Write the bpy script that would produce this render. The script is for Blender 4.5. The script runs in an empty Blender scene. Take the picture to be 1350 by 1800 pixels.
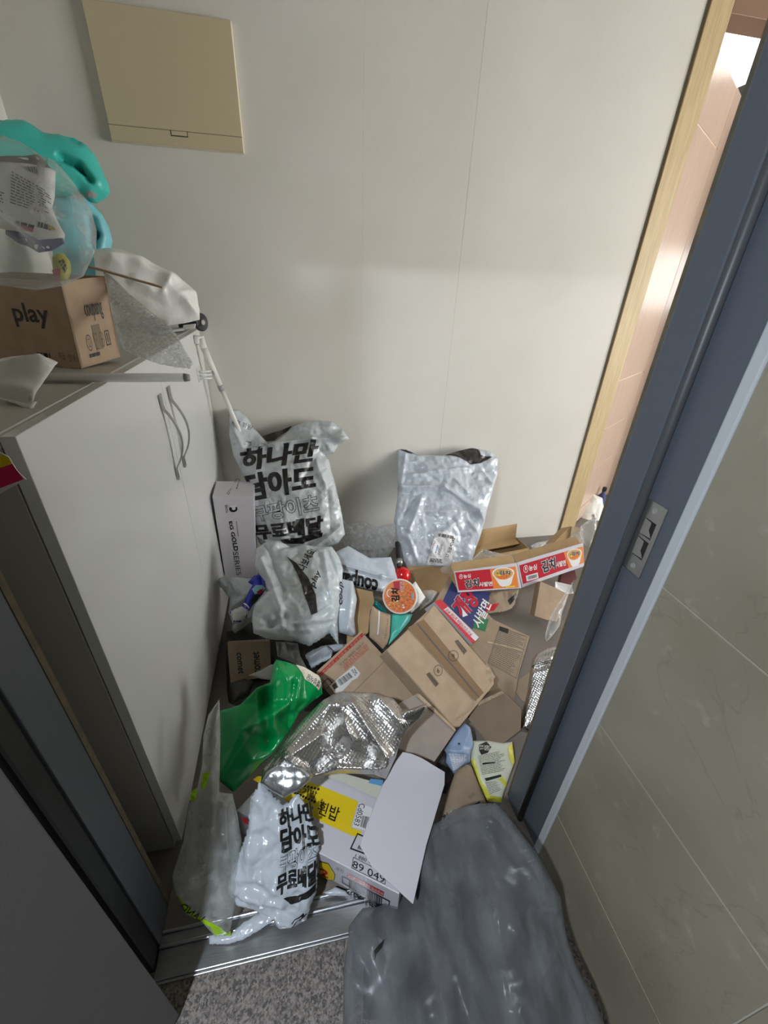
import bpy, bmesh, math, random
import numpy as np
from mathutils import Vector, Matrix
from mathutils.geometry import delaunay_2d_cdt

SC = bpy.context.scene
COL = SC.collection
random.seed(4)

# ------------------------------------------------------------------ camera
cam_d = bpy.data.cameras.new('camera')
cam_d.sensor_fit = 'VERTICAL'
cam_d.sensor_height = 24.0
cam_d.lens = 24.0 * 732.0 / 1800.0
cam_d.clip_start = 0.02
cam = bpy.data.objects.new('camera', cam_d)
COL.objects.link(cam)
CR, CD, CF = (0.981135, -0.189804, 0.036733), (-0.061463, -0.486394, -0.871575), (0.183295, 0.852875, -0.488884)
cam.matrix_world = Matrix(((CR[0], -CD[0], -CF[0], 0.0), (CR[1], -CD[1], -CF[1], 0.0), (CR[2], -CD[2], -CF[2], 1.45), (0, 0, 0, 1)))
SC.camera = cam

# ------------------------------------------------------------------ world, lights, exposure
world = bpy.data.worlds.new('world')
world.use_nodes = True
world.node_tree.nodes['Background'].inputs[0].default_value = (0.8, 0.87, 1.0, 1)
world.node_tree.nodes['Background'].inputs[1].default_value = 0.15
SC.world = world
SC.view_settings.view_transform = 'Standard'
SC.view_settings.look = 'None'
SC.view_settings.exposure = -0.16
SC.view_settings.gamma = 1.0
SC.view_settings.use_curve_mapping = False
try:
    SC.cycles.use_denoising = True
    SC.cycles.max_bounces = 10
    SC.cycles.transparent_max_bounces = 24
    SC.cycles.caustics_reflective = False
    SC.cycles.caustics_refractive = False
except Exception:
    pass

HALL_LAMP = (-0.67, -0.50, 2.52)
def area(name, loc, size, power, colour, rot=(0, 0, 0)):
    d = bpy.data.lights.new(name, 'AREA')
    d.shape = 'DISK'; d.size = size; d.energy = power; d.color = colour
    o = bpy.data.objects.new(name, d); COL.objects.link(o)
    o.location = loc; o.rotation_euler = rot
    return o
area('hall_lamp_light', (HALL_LAMP[0], HALL_LAMP[1], HALL_LAMP[2] - 0.05), 0.10, 58, (0.84, 0.92, 1.0))

# ------------------------------------------------------------------ helpers
def lin(c):
    c = c / 255.0
    return c / 12.92 if c <= 0.04045 else ((c + 0.055) / 1.055) ** 2.4
def rgb(r, g, b):
    return (lin(r), lin(g), lin(b), 1.0)
MATS = {}
def nt(name):
    m = bpy.data.materials.new(name); m.use_nodes = True
    n = m.node_tree; b = n.nodes['Principled BSDF']
    MATS[name] = m
    return m, n, b
def noise_col(n, b, c1, c2, scale, detail=4, stretch=None, ramp=(0.35, 0.65), sock='Base Color'):
    tc = n.nodes.new('ShaderNodeTexCoord'); src = tc.outputs['Object']
    if stretch:
        mp = n.nodes.new('ShaderNodeMapping'); mp.inputs['Scale'].default_value = stretch
        n.links.new(src, mp.inputs[0]); src = mp.outputs[0]
    tx = n.nodes.new('ShaderNodeTexNoise'); tx.inputs['Scale'].default_value = scale; tx.inputs['Detail'].default_value = detail
    n.links.new(src, tx.inputs['Vector'])
    r = n.nodes.new('ShaderNodeValToRGB')
    r.color_ramp.elements[0].position = ramp[0]; r.color_ramp.elements[1].position = ramp[1]
    r.color_ramp.elements[0].color = c1; r.color_ramp.elements[1].color = c2
    n.links.new(tx.outputs['Fac'], r.inputs[0]); n.links.new(r.outputs[0], b.inputs[sock])
    return tx, src
def bump(n, b, height, dist=0.001, strength=0.5):
    bp = n.nodes.new('ShaderNodeBump'); bp.inputs['Distance'].default_value = dist; bp.inputs['Strength'].default_value = strength
    n.links.new(height, bp.inputs['Height']); n.links.new(bp.outputs[0], b.inputs['Normal'])
def mat(name, col, rough=0.5, metal=0.0, spec=0.5, var=None, vscale=30, bumpd=0, bscale=60, stretch=None, coat=0):
    m, n, b = nt(name)
    b.inputs['Base Color'].default_value = col
    b.inputs['Roughness'].default_value = rough
    b.inputs['Metallic'].default_value = metal
    b.inputs['Specular IOR Level'].default_value = spec
    b.inputs['Coat Weight'].default_value = coat
    if var:
        noise_col(n, b, col, var, vscale, stretch=stretch)
    if bumpd:
        tc = n.nodes.new('ShaderNodeTexCoord')
        tx = n.nodes.new('ShaderNodeTexNoise'); tx.inputs['Scale'].default_value = bscale; tx.inputs['Detail'].default_value = 5
        n.links.new(tc.outputs['Object'], tx.inputs['Vector'])
        bump(n, b, tx.outputs['Fac'], bumpd, 0.6)
    return m
def crinkle(m, scale=24, dist=0.004, strength=0.5):
    """fine creases in sheet plastic: cell distance bends the shading normal, sharp where cells meet"""
    n = m.node_tree; b = n.nodes['Principled BSDF']
    tc = n.nodes.new('ShaderNodeTexCoord')
    w = n.nodes.new('ShaderNodeTexNoise'); w.inputs['Scale'].default_value = scale * 0.4; n.links.new(tc.outputs['Object'], w.inputs['Vector'])
    ad = n.nodes.new('ShaderNodeMix'); ad.data_type = 'VECTOR'; ad.inputs['Factor'].default_value = 0.12
    n.links.new(tc.outputs['Object'], ad.inputs['A']); n.links.new(w.outputs['Color'], ad.inputs['B'])
    v1 = n.nodes.new('ShaderNodeTexVoronoi'); v1.inputs['Scale'].default_value = scale
    v2 = n.nodes.new('ShaderNodeTexVoronoi'); v2.inputs['Scale'].default_value = scale * 2.7
    for v in (v1, v2): n.links.new(ad.outputs['Result'].node.outputs[1], v.inputs['Vector'])
    ma = n.nodes.new('ShaderNodeMath'); ma.operation = 'MULTIPLY_ADD'; ma.inputs[1].default_value = 0.45
    n.links.new(v2.outputs['Distance'], ma.inputs[0]); n.links.new(v1.outputs['Distance'], ma.inputs[2])
    bump(n, b, ma.outputs[0], dist, strength)
    return m
def film_mat(name, col, base, edge, rough=0.12, bumpd=0.003, bscale=35, haze=(0.35, 0.7), hz=0.3, spec=0.9, stretch=None, trans=0.0):
    """thin see-through plastic: transparent with a glossy, milky film on it"""
    m, n, b = nt(name)
    b.inputs['Base Color'].default_value = col
    b.inputs['Roughness'].default_value = rough
    b.inputs['Specular IOR Level'].default_value = spec
    out = n.nodes['Material Output']
    tr = n.nodes.new('ShaderNodeBsdfTransparent'); tr.inputs[0].default_value = (0.97, 0.98, 0.98, 1)
    lw = n.nodes.new('ShaderNodeLayerWeight'); lw.inputs[0].default_value = 0.5
    tc = n.nodes.new('ShaderNodeTexCoord')
    tx = n.nodes.new('ShaderNodeTexNoise'); tx.inputs['Scale'].default_value = bscale; tx.inputs['Detail'].default_value = 6
    src = tc.outputs['Object']
    if stretch:
        mp = n.nodes.new('ShaderNodeMapping'); mp.inputs['Scale'].default_value = stretch; mp.inputs['Rotation'].default_value = (0.2, 0.1, 0.6)
        n.links.new(src, mp.inputs[0]); src = mp.outputs[0]
    n.links.new(src, tx.inputs['Vector'])
    mr = n.nodes.new('ShaderNodeMapRange'); mr.inputs[1].default_value = haze[0]; mr.inputs[2].default_value = haze[1]
    mr.inputs[3].default_value = base; mr.inputs[4].default_value = base + hz
    n.links.new(tx.outputs['Fac'], mr.inputs[0])
    ma = n.nodes.new('ShaderNodeMath'); ma.operation = 'MULTIPLY_ADD'; ma.inputs[1].default_value = edge
    n.links.new(lw.outputs['Facing'], ma.inputs[0]); n.links.new(mr.outputs[0], ma.inputs[2]); ma.use_clamp = True
    mx = n.nodes.new('ShaderNodeMixShader')
    n.links.new(ma.outputs[0], mx.inputs[0]); n.links.new(tr.outputs[0], mx.inputs[1])
    if trans:      # light falling on the far side of the film glows through it
        tl = n.nodes.new('ShaderNodeBsdfTranslucent'); tl.inputs[0].default_value = col
        m3 = n.nodes.new('ShaderNodeMixShader'); m3.inputs[0].default_value = trans
        n.links.new(b.outputs[0], m3.inputs[1]); n.links.new(tl.outputs[0], m3.inputs[2]); n.links.new(m3.outputs[0], mx.inputs[2])
    else:
        n.links.new(b.outputs[0], mx.inputs[2])
    n.links.new(mx.outputs[0], out.inputs[0])
    bump(n, b, tx.outputs['Fac'], bumpd, 0.8)
    return m
def emit_mat(name, col, strength):
    m, n, b = nt(name)
    b.inputs['Base Color'].default_value = (0.9, 0.9, 0.9, 1)
    b.inputs['Emission Color'].default_value = col; b.inputs['Emission Strength'].default_value = strength
    return m

def wloc(o):
    p = Vector((0, 0, 0))
    while o is not None:
        p += o.location; o = o.parent
    return p
def thing(name, label, cat, loc, group=None):
    o = bpy.data.objects.new(name, None); COL.objects.link(o)
    o.empty_display_size = 0.05
    o.location = loc; o['label'] = label; o['category'] = cat
    if group: o['group'] = group
    return o
def mesh(name, V, F, mats, parent=None, smooth=False, mi=None, label=None, cat=None, kind=None, group=None, bevel=0, seg=2):
    """one mesh object from world-space vertices; its origin sits at the parent, or at its own base"""
    V = np.asarray(V, float)
    if parent is None:
        o0 = np.array([V[:, 0].mean(), V[:, 1].mean(), V[:, 2].min()])
    else:
        o0 = np.array(wloc(parent))
    me = bpy.data.meshes.new(name)
    me.from_pydata((V - o0).tolist(), [], [tuple(f) for f in F])
    for m in (mats if isinstance(mats, (list, tuple)) else [mats]):
        me.materials.append(m)
    if mi is not None:
        me.polygons.foreach_set('material_index', np.asarray(mi, np.int32))
    if smooth:
        me.polygons.foreach_set('use_smooth', np.ones(len(me.polygons), bool))
    me.update()
    o = bpy.data.objects.new(name, me); COL.objects.link(o)
    if parent is None: o.location = o0
    else: o.parent = parent
    if bevel:
        md = o.modifiers.new('bevel', 'BEVEL'); md.width = bevel; md.segments = seg; md.limit_method = 'ANGLE'
        md.angle_limit = math.radians(35)
    for k, v in (('label', label), ('category', cat), ('kind', kind), ('group', group)):
        if v: o[k] = v
    return o
BOXF = [(0, 3, 2, 1), (4, 5, 6, 7), (0, 1, 5, 4), (1, 2, 6, 5), (2, 3, 7, 6), (3, 0, 4, 7)]
def boxv(x0, x1, y0, y1, z0, z1):
    return [(x0, y0, z0), (x1, y0, z0), (x1, y1, z0), (x0, y1, z0), (x0, y0, z1), (x1, y0, z1), (x1, y1, z1), (x0, y1, z1)]
def box(name, x0, x1, y0, y1, z0, z1, m, parent=None, **k):
    return mesh(name, boxv(x0, x1, y0, y1, z0, z1), BOXF, m, parent, **k)
def obox(name, O, A, B, Cc, m, parent=None, **k):
    """box from corner O and three edge vectors"""
    O, A, B, Cc = (np.array(v, float) for v in (O, A, B, Cc))
    V = [O, O + A, O + A + B, O + B, O + Cc, O + A + Cc, O + A + B + Cc, O + B + Cc]
    F = BOXF if np.dot(np.cross(A, B), Cc) > 0 else [f[::-1] for f in BOXF]
    return mesh(name, V, F, m, parent, **k)
def tube_geo(pts, r, n=12, caps=True):
    pts = [np.array(p, float) for p in pts]
    rs = r if isinstance(r, (list, tuple)) else [r] * len(pts)
    V, F = [], []
    t0 = pts[1] - pts[0]; t0 /= np.linalg.norm(t0)
    a = np.cross(t0, (0, 0, 1.0))
    if np.linalg.norm(a) < 1e-3: a = np.cross(t0, (1.0, 0, 0))
    a /= np.linalg.norm(a)
    for i, p in enumerate(pts):
        t = pts[min(i + 1, len(pts) - 1)] - pts[max(i - 1, 0)]; t /= np.linalg.norm(t)
        a = a - t * np.dot(a, t); a /= np.linalg.norm(a); b = np.cross(t, a)
        for k in range(n):
            q = 2 * math.pi * k / n
            V.append(p + rs[i] * (math.cos(q) * a + math.sin(q) * b))
    for i in range(len(pts) - 1):
        for k in range(n):
            k2 = (k + 1) % n
            F.append((i * n + k, i * n + k2, (i + 1) * n + k2, (i + 1) * n + k))
    if caps:
        F.append(tuple(range(n))[::-1]); F.append(tuple((len(pts) - 1) * n + k for k in range(n)))
    return V, F
def tube(name, pts, r, m, parent=None, n=12, **k):
    V, F = tube_geo(pts, r, n)
    return mesh(name, V, F, m, parent, smooth=True, **k)
def lathe_geo(O, N, prof, n=40):
    """rings (radius, height along N) about O"""
    O = np.array(O, float); N = np.array(N, float); N /= np.linalg.norm(N)
    a = np.cross(N, (0, 0, 1.0)); 
    if np.linalg.norm(a) < 1e-3: a = np.array((1.0, 0, 0))
    a /= np.linalg.norm(a); b = np.cross(N, a)
    V, F = [], []
    for r, h in prof:
        for k in range(n):
            q = 2 * math.pi * k / n
            V.append(O + N * h + r * (math.cos(q) * a + math.sin(q) * b))
    for i in range(len(prof) - 1):
        for k in range(n):
            k2 = (k + 1) % n
            F.append((i * n + k, i * n + k2, (i + 1) * n + k2, (i + 1) * n + k))
    F.append(tuple(range(n))[::-1]); F.append(tuple((len(prof) - 1) * n + k for k in range(n)))
    return V, F

# gradient noise over a plane, vectorised
_G = {}
def perlin(x, y, seed=0):
    if seed not in _G:
        r = np.random.RandomState(seed + 11); a = r.rand(64, 64) * 2 * np.pi
        _G[seed] = (np.cos(a), np.sin(a))
    gx, gy = _G[seed]
    xi = np.floor(x).astype(int); yi = np.floor(y).astype(int); fx = x - xi; fy = y - yi
    def g(i, j, dx, dy):
        return gx[i & 63, j & 63] * dx + gy[i & 63, j & 63] * dy
    sx = fx * fx * fx * (fx * (fx * 6 - 15) + 10); sy = fy * fy * fy * (fy * (fy * 6 - 15) + 10)
    a = g(xi, yi, fx, fy); b = g(xi + 1, yi, fx - 1, fy); c = g(xi, yi + 1, fx, fy - 1); d = g(xi + 1, yi + 1, fx - 1, fy - 1)
    return (a + sx * (b - a)) * (1 - sy) + (c + sx * (d - c)) * sy
def crumple(u, v, f, seed):
    """sharp-creased folds: the fold line is where warped noise changes sign"""
    wu = u + 0.35 / f * perlin(u * f * 0.7 + 5, v * f * 0.7, seed + 3); wv = v + 0.35 / f * perlin(u * f * 0.7, v * f * 0.7 + 9, seed + 4)
    a = np.abs(perlin(wu * f, wv * f, seed)); b = np.abs(perlin(wu * f * 1.3 + 17, wv * f * 0.8 + 3, seed + 1))
    return 0.9 * (a - b) * 2
def facet(u, v, f, seed):
    """flat facets meeting in straight creases: random heights on a skewed triangle lattice, interpolated linearly"""
    x = u * f + 0.25 * perlin(u * f * 0.5, v * f * 0.5, seed + 5); y = v * f + 0.25 * perlin(u * f * 0.5 + 4, v * f * 0.5 + 8, seed + 6)
    c, s_ = math.cos(seed), math.sin(seed); x, y = c * x - s_ * y, s_ * x + c * y
    k = (x + y) * 0.366; i = np.floor(x + k); j = np.floor(y + k); fx = x + k - i; fy = y + k - j
    i = i.astype(int); j = j.astype(int); T = np.random.RandomState(seed + 77).rand(64, 64) - 0.5
    g = lambda a, b: T[a & 63, b & 63]
    lo = fx > fy
    m = np.where(lo, g(i + 1, j), g(i, j + 1)); a = np.where(lo, fx, fy); b = np.where(lo, fy, fx)
    return g(i, j) + (m - g(i, j)) * a + (g(i + 1, j + 1) - m) * b
def seg_dist(P, a, b):
    a = np.array(a); b = np.array(b); d = b - a
    t = np.clip(((P - a) @ d) / max(d @ d, 1e-12), 0, 1)
    return np.linalg.norm(P - (a + t[:, None] * d), axis=1), t
def poly_dist(P, poly):
    o = np.full(len(P), 9.0)
    for i in range(len(poly)):
        o = np.minimum(o, seg_dist(P, poly[i - 1], poly[i])[0])
    return o
def inside(P, poly):
    poly = np.array(poly); r = np.zeros(len(P), bool)
    j = len(poly) - 1
    for i in range(len(poly)):
        yi, yj = poly[i, 1], poly[j, 1]; xi, xj = poly[i, 0], poly[j, 0]
        c = ((yi > P[:, 1]) != (yj > P[:, 1])) & (P[:, 0] < (xj - xi) * (P[:, 1] - yi) / ((yj - yi) if yj != yi else 1e-9) + xi)
        r ^= c; j = i
    return r
def cdt(points, edges, faces=()):
    r = delaunay_2d_cdt([Vector(p) for p in points], edges, list(faces), 1 if len(edges) else 0, 1e-5)
    return np.array([tuple(v) for v in r[0]]), [tuple(f) for f in r[2]]
def resample(poly, s):
    out = []
    for i in range(len(poly)):
        a = np.array(poly[i]); b = np.array(poly[(i + 1) % len(poly)]); n = max(1, int(round(np.linalg.norm(b - a) / s)))
        out += [tuple(a + (b - a) * k / n) for k in range(n)]
    return out

class Surf:
    """a height field over a plane of the room: the front of a bag, a flat of card, a box side"""
    def __init__(s, key, bulge=0, fall=0.05, crum=(), seed=0, prof=0.5, hscale=1.0, fn=None, rscale=1.0):
        d = D[key]; s.d = d
        s.O, s.U, s.V, s.N = (np.array(d[k]) for k in 'OUVN')
        s.bulge, s.fall, s.crum, s.seed, s.prof, s.hscale, s.fn, s.rscale = bulge, fall, crum, seed, prof, hscale, fn, rscale
        s.out = d.get('out'); s.flat = not (bulge or crum or d.get('rid') or d.get('hts') or fn)
    def base(s, P):
        t = s.d.get('tin')
        if t:      # folds: heights at control points, flat between them
            t = np.array(t); V, F = cdt(t[:, :2], [])
            H = np.array([t[((t[:, :2] - v) ** 2).sum(1).argmin(), 2] for v in V])
            o = np.full(len(P), np.nan)
            for f in F:
                a, b, c = V[list(f)]; M = np.array([b - a, c - a]).T
                if abs(np.linalg.det(M)) < 1e-12: continue
                l = (P - a) @ np.linalg.inv(M).T; k = (l[:, 0] > -1e-6) & (l[:, 1] > -1e-6) & (l.sum(1) < 1 + 1e-6)
                o[k] = H[f[0]] + l[k, 0] * (H[f[1]] - H[f[0]]) + l[k, 1] * (H[f[2]] - H[f[0]])
            k = np.isnan(o)
            if k.any():
                w = 1.0 / (((P[k][:, None] - t[None, :, :2]) ** 2).sum(2) + 1e-6) ** 2
                o[k] = (w * t[:, 2]).sum(1) / w.sum(1)
            return o
        t = s.d.get('hts')
        if not t: return np.zeros(len(P))
        t = np.array(t); w = 1.0 / (((P[:, None, :] - t[None, :, :2]) ** 2).sum(2) + 2e-4) ** 1.5
        return s.hscale * (w * t[:, 2]).sum(1) / w.sum(1)
    def h(s, P):
        P = np.asarray(P, float)
        if s.flat: return np.zeros(len(P))
        o = s.base(P)
        ed = poly_dist(P, s.out)
        ed = np.where(inside(P, s.out), ed, 0)
        x = np.clip(ed / s.fall, 0, 1)
        o = o + s.bulge * (1 - (1 - x) ** 2) ** s.prof
        k = np.clip(ed / 0.012, 0.35, 1)
        for i, (a, f) in enumerate(s.crum):
            o = o + k * a * (0.35 * crumple(P[:, 0], P[:, 1], f, s.seed + 7 * i) + 1.5 * facet(P[:, 0], P[:, 1], f * 1.3, s.seed + 7 * i))
        for x1, y1, x2, y2, a, w in s.d.get('rid', ()):
            dd, t = seg_dist(P, (x1, y1), (x2, y2))
            o = o + s.rscale * a * np.clip(1 - dd / w, 0, 1) ** 1.4 * np.clip(ed / 0.01, 0.3, 1)
        if s.fn: o = o + s.fn(P, ed)
        return o
    def pt(s, P, off=0.0):
        P = np.asarray(P, float); h = s.h(P) + off
        return s.O + P[:, :1] * s.U + P[:, 1:] * s.V + h[:, None] * s.N
    def raw(s, P, h):
        P = np.asarray(P, float)
        return s.O + P[:, :1] * s.U + P[:, 1:] * s.V + np.asarray(h)[:, None] * s.N

def pouch(name, S, m, parent=None, back=0.01, res=0.006, jag=0.0, bcrum=0.002, sharp=False, **k):
    """closed bag: front sheet S, back sheet bellied out the other way, joined along the outline"""
    rs = np.random.RandomState(S.seed + 99)
    B = np.array(resample(S.out, res))
    if jag: B = B + rs.uniform(-jag, jag, B.shape)
    lo, hi = B.min(0), B.max(0)
    gx, gy = np.meshgrid(np.arange(lo[0], hi[0], res), np.arange(lo[1], hi[1], res * 0.87)); gx[1::2] += res / 2
    G = np.stack([gx.ravel(), gy.ravel()], 1); G = G + rs.uniform(-0.18, 0.18, G.shape) * res
    G = G[inside(G, B)]; G = G[poly_dist(G, B) > res * 0.5]
    nb = len(B)
    P, F = cdt(np.vstack([B, G]), [(i, (i + 1) % nb) for i in range(nb)])
    hf = S.h(P)
    ed = poly_dist(P, S.out); x = np.clip(ed / S.fall, 0, 1)
    hb = S.base(P) - back * (1 - (1 - x) ** 2) ** S.prof - bcrum * np.abs(crumple(P[:, 0], P[:, 1], 22, S.seed + 31))
    hb = np.minimum(hb, hf - 0.0006 - 0.0014 * np.clip(ed / res, 0, 1))
    edge = ed < res * 0.3
    hb = np.where(edge, hf - 0.0008, hb)
    V = np.vstack([S.raw(P, hf), S.raw(P, hb)]); n = len(P)
    F2 = list(F) + [tuple(i + n for i in f[::-1]) for f in F]
    cnt = {}
    for f in F:
        for a, b in zip(f, f[1:] + f[:1]):
            cnt[(a, b)] = 1
    for (a, b) in list(cnt):
        if (b, a) not in cnt: F2.append((b, a, a + n, b + n))
    return mesh(name, V, F2, m, parent, smooth=not sharp, **k)

def slab(name, S, poly, depth, m, parent=None, off=0.0, bevel=0.0015, **k):
    """flat piece of card or a box: the outline in the plane, pushed back by depth"""
    P = np.array(poly); n = len(P)
    area2 = sum(P[i - 1][0] * P[i][1] - P[i][0] * P[i - 1][1] for i in range(n))
    if area2 < 0: P = P[::-1]
    V = np.vstack([S.raw(P, np.full(n, off)), S.raw(P, np.full(n, off - depth))])
    F = [tuple(range(n)), tuple(range(2 * n - 1, n - 1, -1))] + [(i, i + n, (i + 1) % n + n, (i + 1) % n) for i in range(n)]
    return mesh(name, V, F, m, parent, bevel=bevel, **k)

# --- print: flat lettering, bars and patches laid on a surface
_T = {}; _TB = {}
def text_geo(s, bold):
    if (s, bold) in _T: return _T[(s, bold)]
    c = bpy.data.curves.new('lettering', 'FONT'); c.body = s; c.size = 1; c.offset = bold; c.resolution_u = 3
    o = bpy.data.objects.new('lettering', c); COL.objects.link(o)
    dg = bpy.context.evaluated_depsgraph_get()
    me = bpy.data.meshes.new_from_object(o.evaluated_get(dg))
    V = np.array([v.co[:2] for v in me.vertices]) if len(me.vertices) else np.zeros((0, 2)); F = [tuple(p.vertices) for p in me.polygons]
    bpy.data.objects.remove(o); bpy.data.curves.remove(c); bpy.data.meshes.remove(me)
    if len(V):
        if bold == 0: _TB[s] = (V.min(0), V.max(0))
        elif s not in _TB: text_geo(s, 0)
        lo, hi = _TB[s]; V = (V - lo) / np.maximum(hi - lo, 1e-6)
    _T[(s, bold)] = (V, F)
    return V, F
def qmap(Q, P):
    """unit square to quad TL, TR, BR, BL"""
    TL, TR, BR, BL = (np.array(q) for q in Q); x = P[:, :1]; y = P[:, 1:]
    return (BL * (1 - x) + BR * x) * (1 - y) + (TL * (1 - x) + TR * x) * y
class Print:
    def __init__(s, S, cut=None, lift=0.0009):
        s.S = S; s.cut = cut; s.lift = lift; s.V = []; s.F = []; s.mi = []; s.m = []; s.n = 0; s.layer = 0
    def _add(s, P, F, m, layer=None):
        P = np.asarray(P, float)
        if not len(P): return
        layer = s.layer if layer is None else layer
        if s.cut and not s.S.flat:
            bm = bmesh.new(); vs = [bm.verts.new((p[0], p[1], 0)) for p in P]
            for f in F:
                try: bm.faces.new([vs[i] for i in f])
                except ValueError: pass
            lo, hi = P.min(0), P.max(0)
            for ax in (0, 1):
                for c in np.arange(lo[ax] + s.cut * 0.5, hi[ax], s.cut):
                    co = [0, 0, 0]; no = [0, 0, 0]; co[ax] = c; no[ax] = 1
                    bmesh.ops.bisect_plane(bm, geom=bm.verts[:] + bm.edges[:] + bm.faces[:], plane_co=co, plane_no=no)
            bm.verts.index_update()
            P = np.array([v.co[:2] for v in bm.verts]); F = [tuple(v.index for v in f.verts) for f in bm.faces]; bm.free()
        W = s.S.pt(P, s.lift + (0.0004 if s.S.flat else 0.0007) * layer)
        if m not in s.m: s.m.append(m)
        k = s.m.index(m)
        for f in F:
            a, b, c = (P[f[i]] for i in (0, 1, 2))
            ar = sum(P[f[i - 1]][0] * P[f[i]][1] - P[f[i]][0] * P[f[i - 1]][1] for i in range(len(f)))
            s.F.append(tuple(i + s.n for i in (f if ar > 0 else f[::-1]))); s.mi.append(k)
        s.V.append(W); s.n += len(W)
    def poly(s, pts, m, layer=None):
        P, F = cdt(np.array(pts), [(i, (i + 1) % len(pts)) for i in range(len(pts))])
        s._add(P, F, m, layer)
    def text(s, t, Q, m, bold=0.0, layer=None):
        V, F = text_geo(t, bold)
        if len(V): s._add(qmap(Q, V), F, m, layer)
    def heavy(s, t, Q, m, layer=None, k=0.009):
        """extra-bold lettering: the same bold glyphs laid twice, a stroke-width apart"""
        for dx, dy in ((-k, -k), (k, k), (k, -k), (-k, k)):
            q = [tuple(qmap(Q, np.array([(x + dx, y + dy * 2.2)]))[0]) for x, y in ((0, 1), (1, 1), (1, 0), (0, 0))]
            s.text(t, q, m, 0.025, layer)
    def outline(s, t, Q, m, m2, w=0.03, layer=0, inner=0.0):
        s.text(t, Q, m, w, layer); s.text(t, Q, m2, inner, layer + 1)
    def rects(s, Q, R, m, layer=None):
        V = []; F = []
        for x0, y0, x1, y1 in R:
            k = len(V); V += [(x0, y0), (x1, y0), (x1, y1), (x0, y1)]; F.append((k, k + 1, k + 2, k + 3))
        s._add(qmap(Q, np.array(V)), F, m, layer)
    def bars(s, Q, m, n=26, seed=1, layer=None):
        r = random.Random(seed); R = []; x = 0
        while x < 1:
            w = r.choice((0.4, 0.6, 1.0)) / n; R.append((x, 0, min(1, x + w), 1)); x += w + r.choice((0.4, 0.6, 0.9)) / n
        s.rects(Q, R, m, layer)
    def lines(s, Q, m, rows, seed=1, fill=0.55, layer=None, words=12):
        r = random.Random(seed); R = []
        for i in range(rows):
            y1 = 1 - i / rows; y0 = y1 - fill / rows; x = 0; end = r.uniform(0.75, 1)
            while x < end:
                w = r.uniform(0.4, 1.4) / words; R.append((x, y0, min(end, x + w), y1)); x += w + 0.25 / words
        s.rects(Q, R, m, layer)
    def frame(s, Q, m, t=0.06, ty=None, layer=None):
        ty = ty or t
        s.rects(Q, [(0, 0, 1, ty), (0, 1 - ty, 1, 1), (0, ty, t, 1 - ty), (1 - t, ty, 1, 1 - ty)], m, layer)
    def ell(s, Q, m, cx=.5, cy=.5, rx=.5, ry=.5, ring=0, layer=None, n=36, a0=0, a1=2 * math.pi):
        A = [a0 + (a1 - a0) * i / n for i in range(n + (0 if a1 - a0 > 6.28 else 1))]
        V = [(cx + rx * math.cos(a), cy + ry * math.sin(a)) for a in A]
        if ring:
            V2 = [(cx + rx * (1 - ring) * math.cos(a), cy + ry * (1 - ring) * math.sin(a)) for a in A]; k = len(A)
            full = a1 - a0 > 6.28
            F = [(i, (i + 1) % k, k + (i + 1) % k, k + i) for i in range(k if full else k - 1)]
            s._add(qmap(Q, np.array(V + V2)), F, m, layer)
        else:
            s._add(qmap(Q, np.array(V)), [tuple(range(len(V)))], m, layer)
    def build(s, name, parent, **k):
        if not s.V: return None
        o = mesh(name, np.vstack(s.V), s.F, s.m, parent, mi=s.mi, **k)
        s.V, s.F, s.mi, s.m, s.n = [], [], [], [], 0
        return o
def at(S, poly):
    """a thing's base: middle of its outline, at its lowest"""
    P = S.pt(np.array(poly)); return (float(P[:, 0].mean()), float(P[:, 1].mean()), float(P[:, 2].min()))

# ------------------------------------------------------------------ materials
def wallpaper():
    m, n, b = nt('wallpaper'); b.inputs['Roughness'].default_value = 0.75
    noise_col(n, b, rgb(206, 203, 195), rgb(213, 210, 203), 2.0)
    tc = n.nodes.new('ShaderNodeTexCoord'); mp = n.nodes.new('ShaderNodeMapping'); mp.inputs['Scale'].default_value = (500, 500, 60)
    n.links.new(tc.outputs['Object'], mp.inputs[0])
    t1 = n.nodes.new('ShaderNodeTexNoise'); t1.inputs['Scale'].default_value = 1.0; n.links.new(mp.outputs[0], t1.inputs['Vector'])
    mp2 = n.nodes.new('ShaderNodeMapping'); mp2.inputs['Scale'].default_value = (60, 60, 500); n.links.new(tc.outputs['Object'], mp2.inputs[0])
    t2 = n.nodes.new('ShaderNodeTexNoise'); t2.inputs['Scale'].default_value = 1.0; n.links.new(mp2.outputs[0], t2.inputs['Vector'])
    ad = n.nodes.new('ShaderNodeMath'); n.links.new(t1.outputs['Fac'], ad.inputs[0]); n.links.new(t2.outputs['Fac'], ad.inputs[1])
    bump(n, b, ad.outputs[0], 0.0006, 0.45)
    return m
WALL = wallpaper()
PLAIN = mat('painted_plaster', rgb(178, 175, 168), 0.8)
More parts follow.
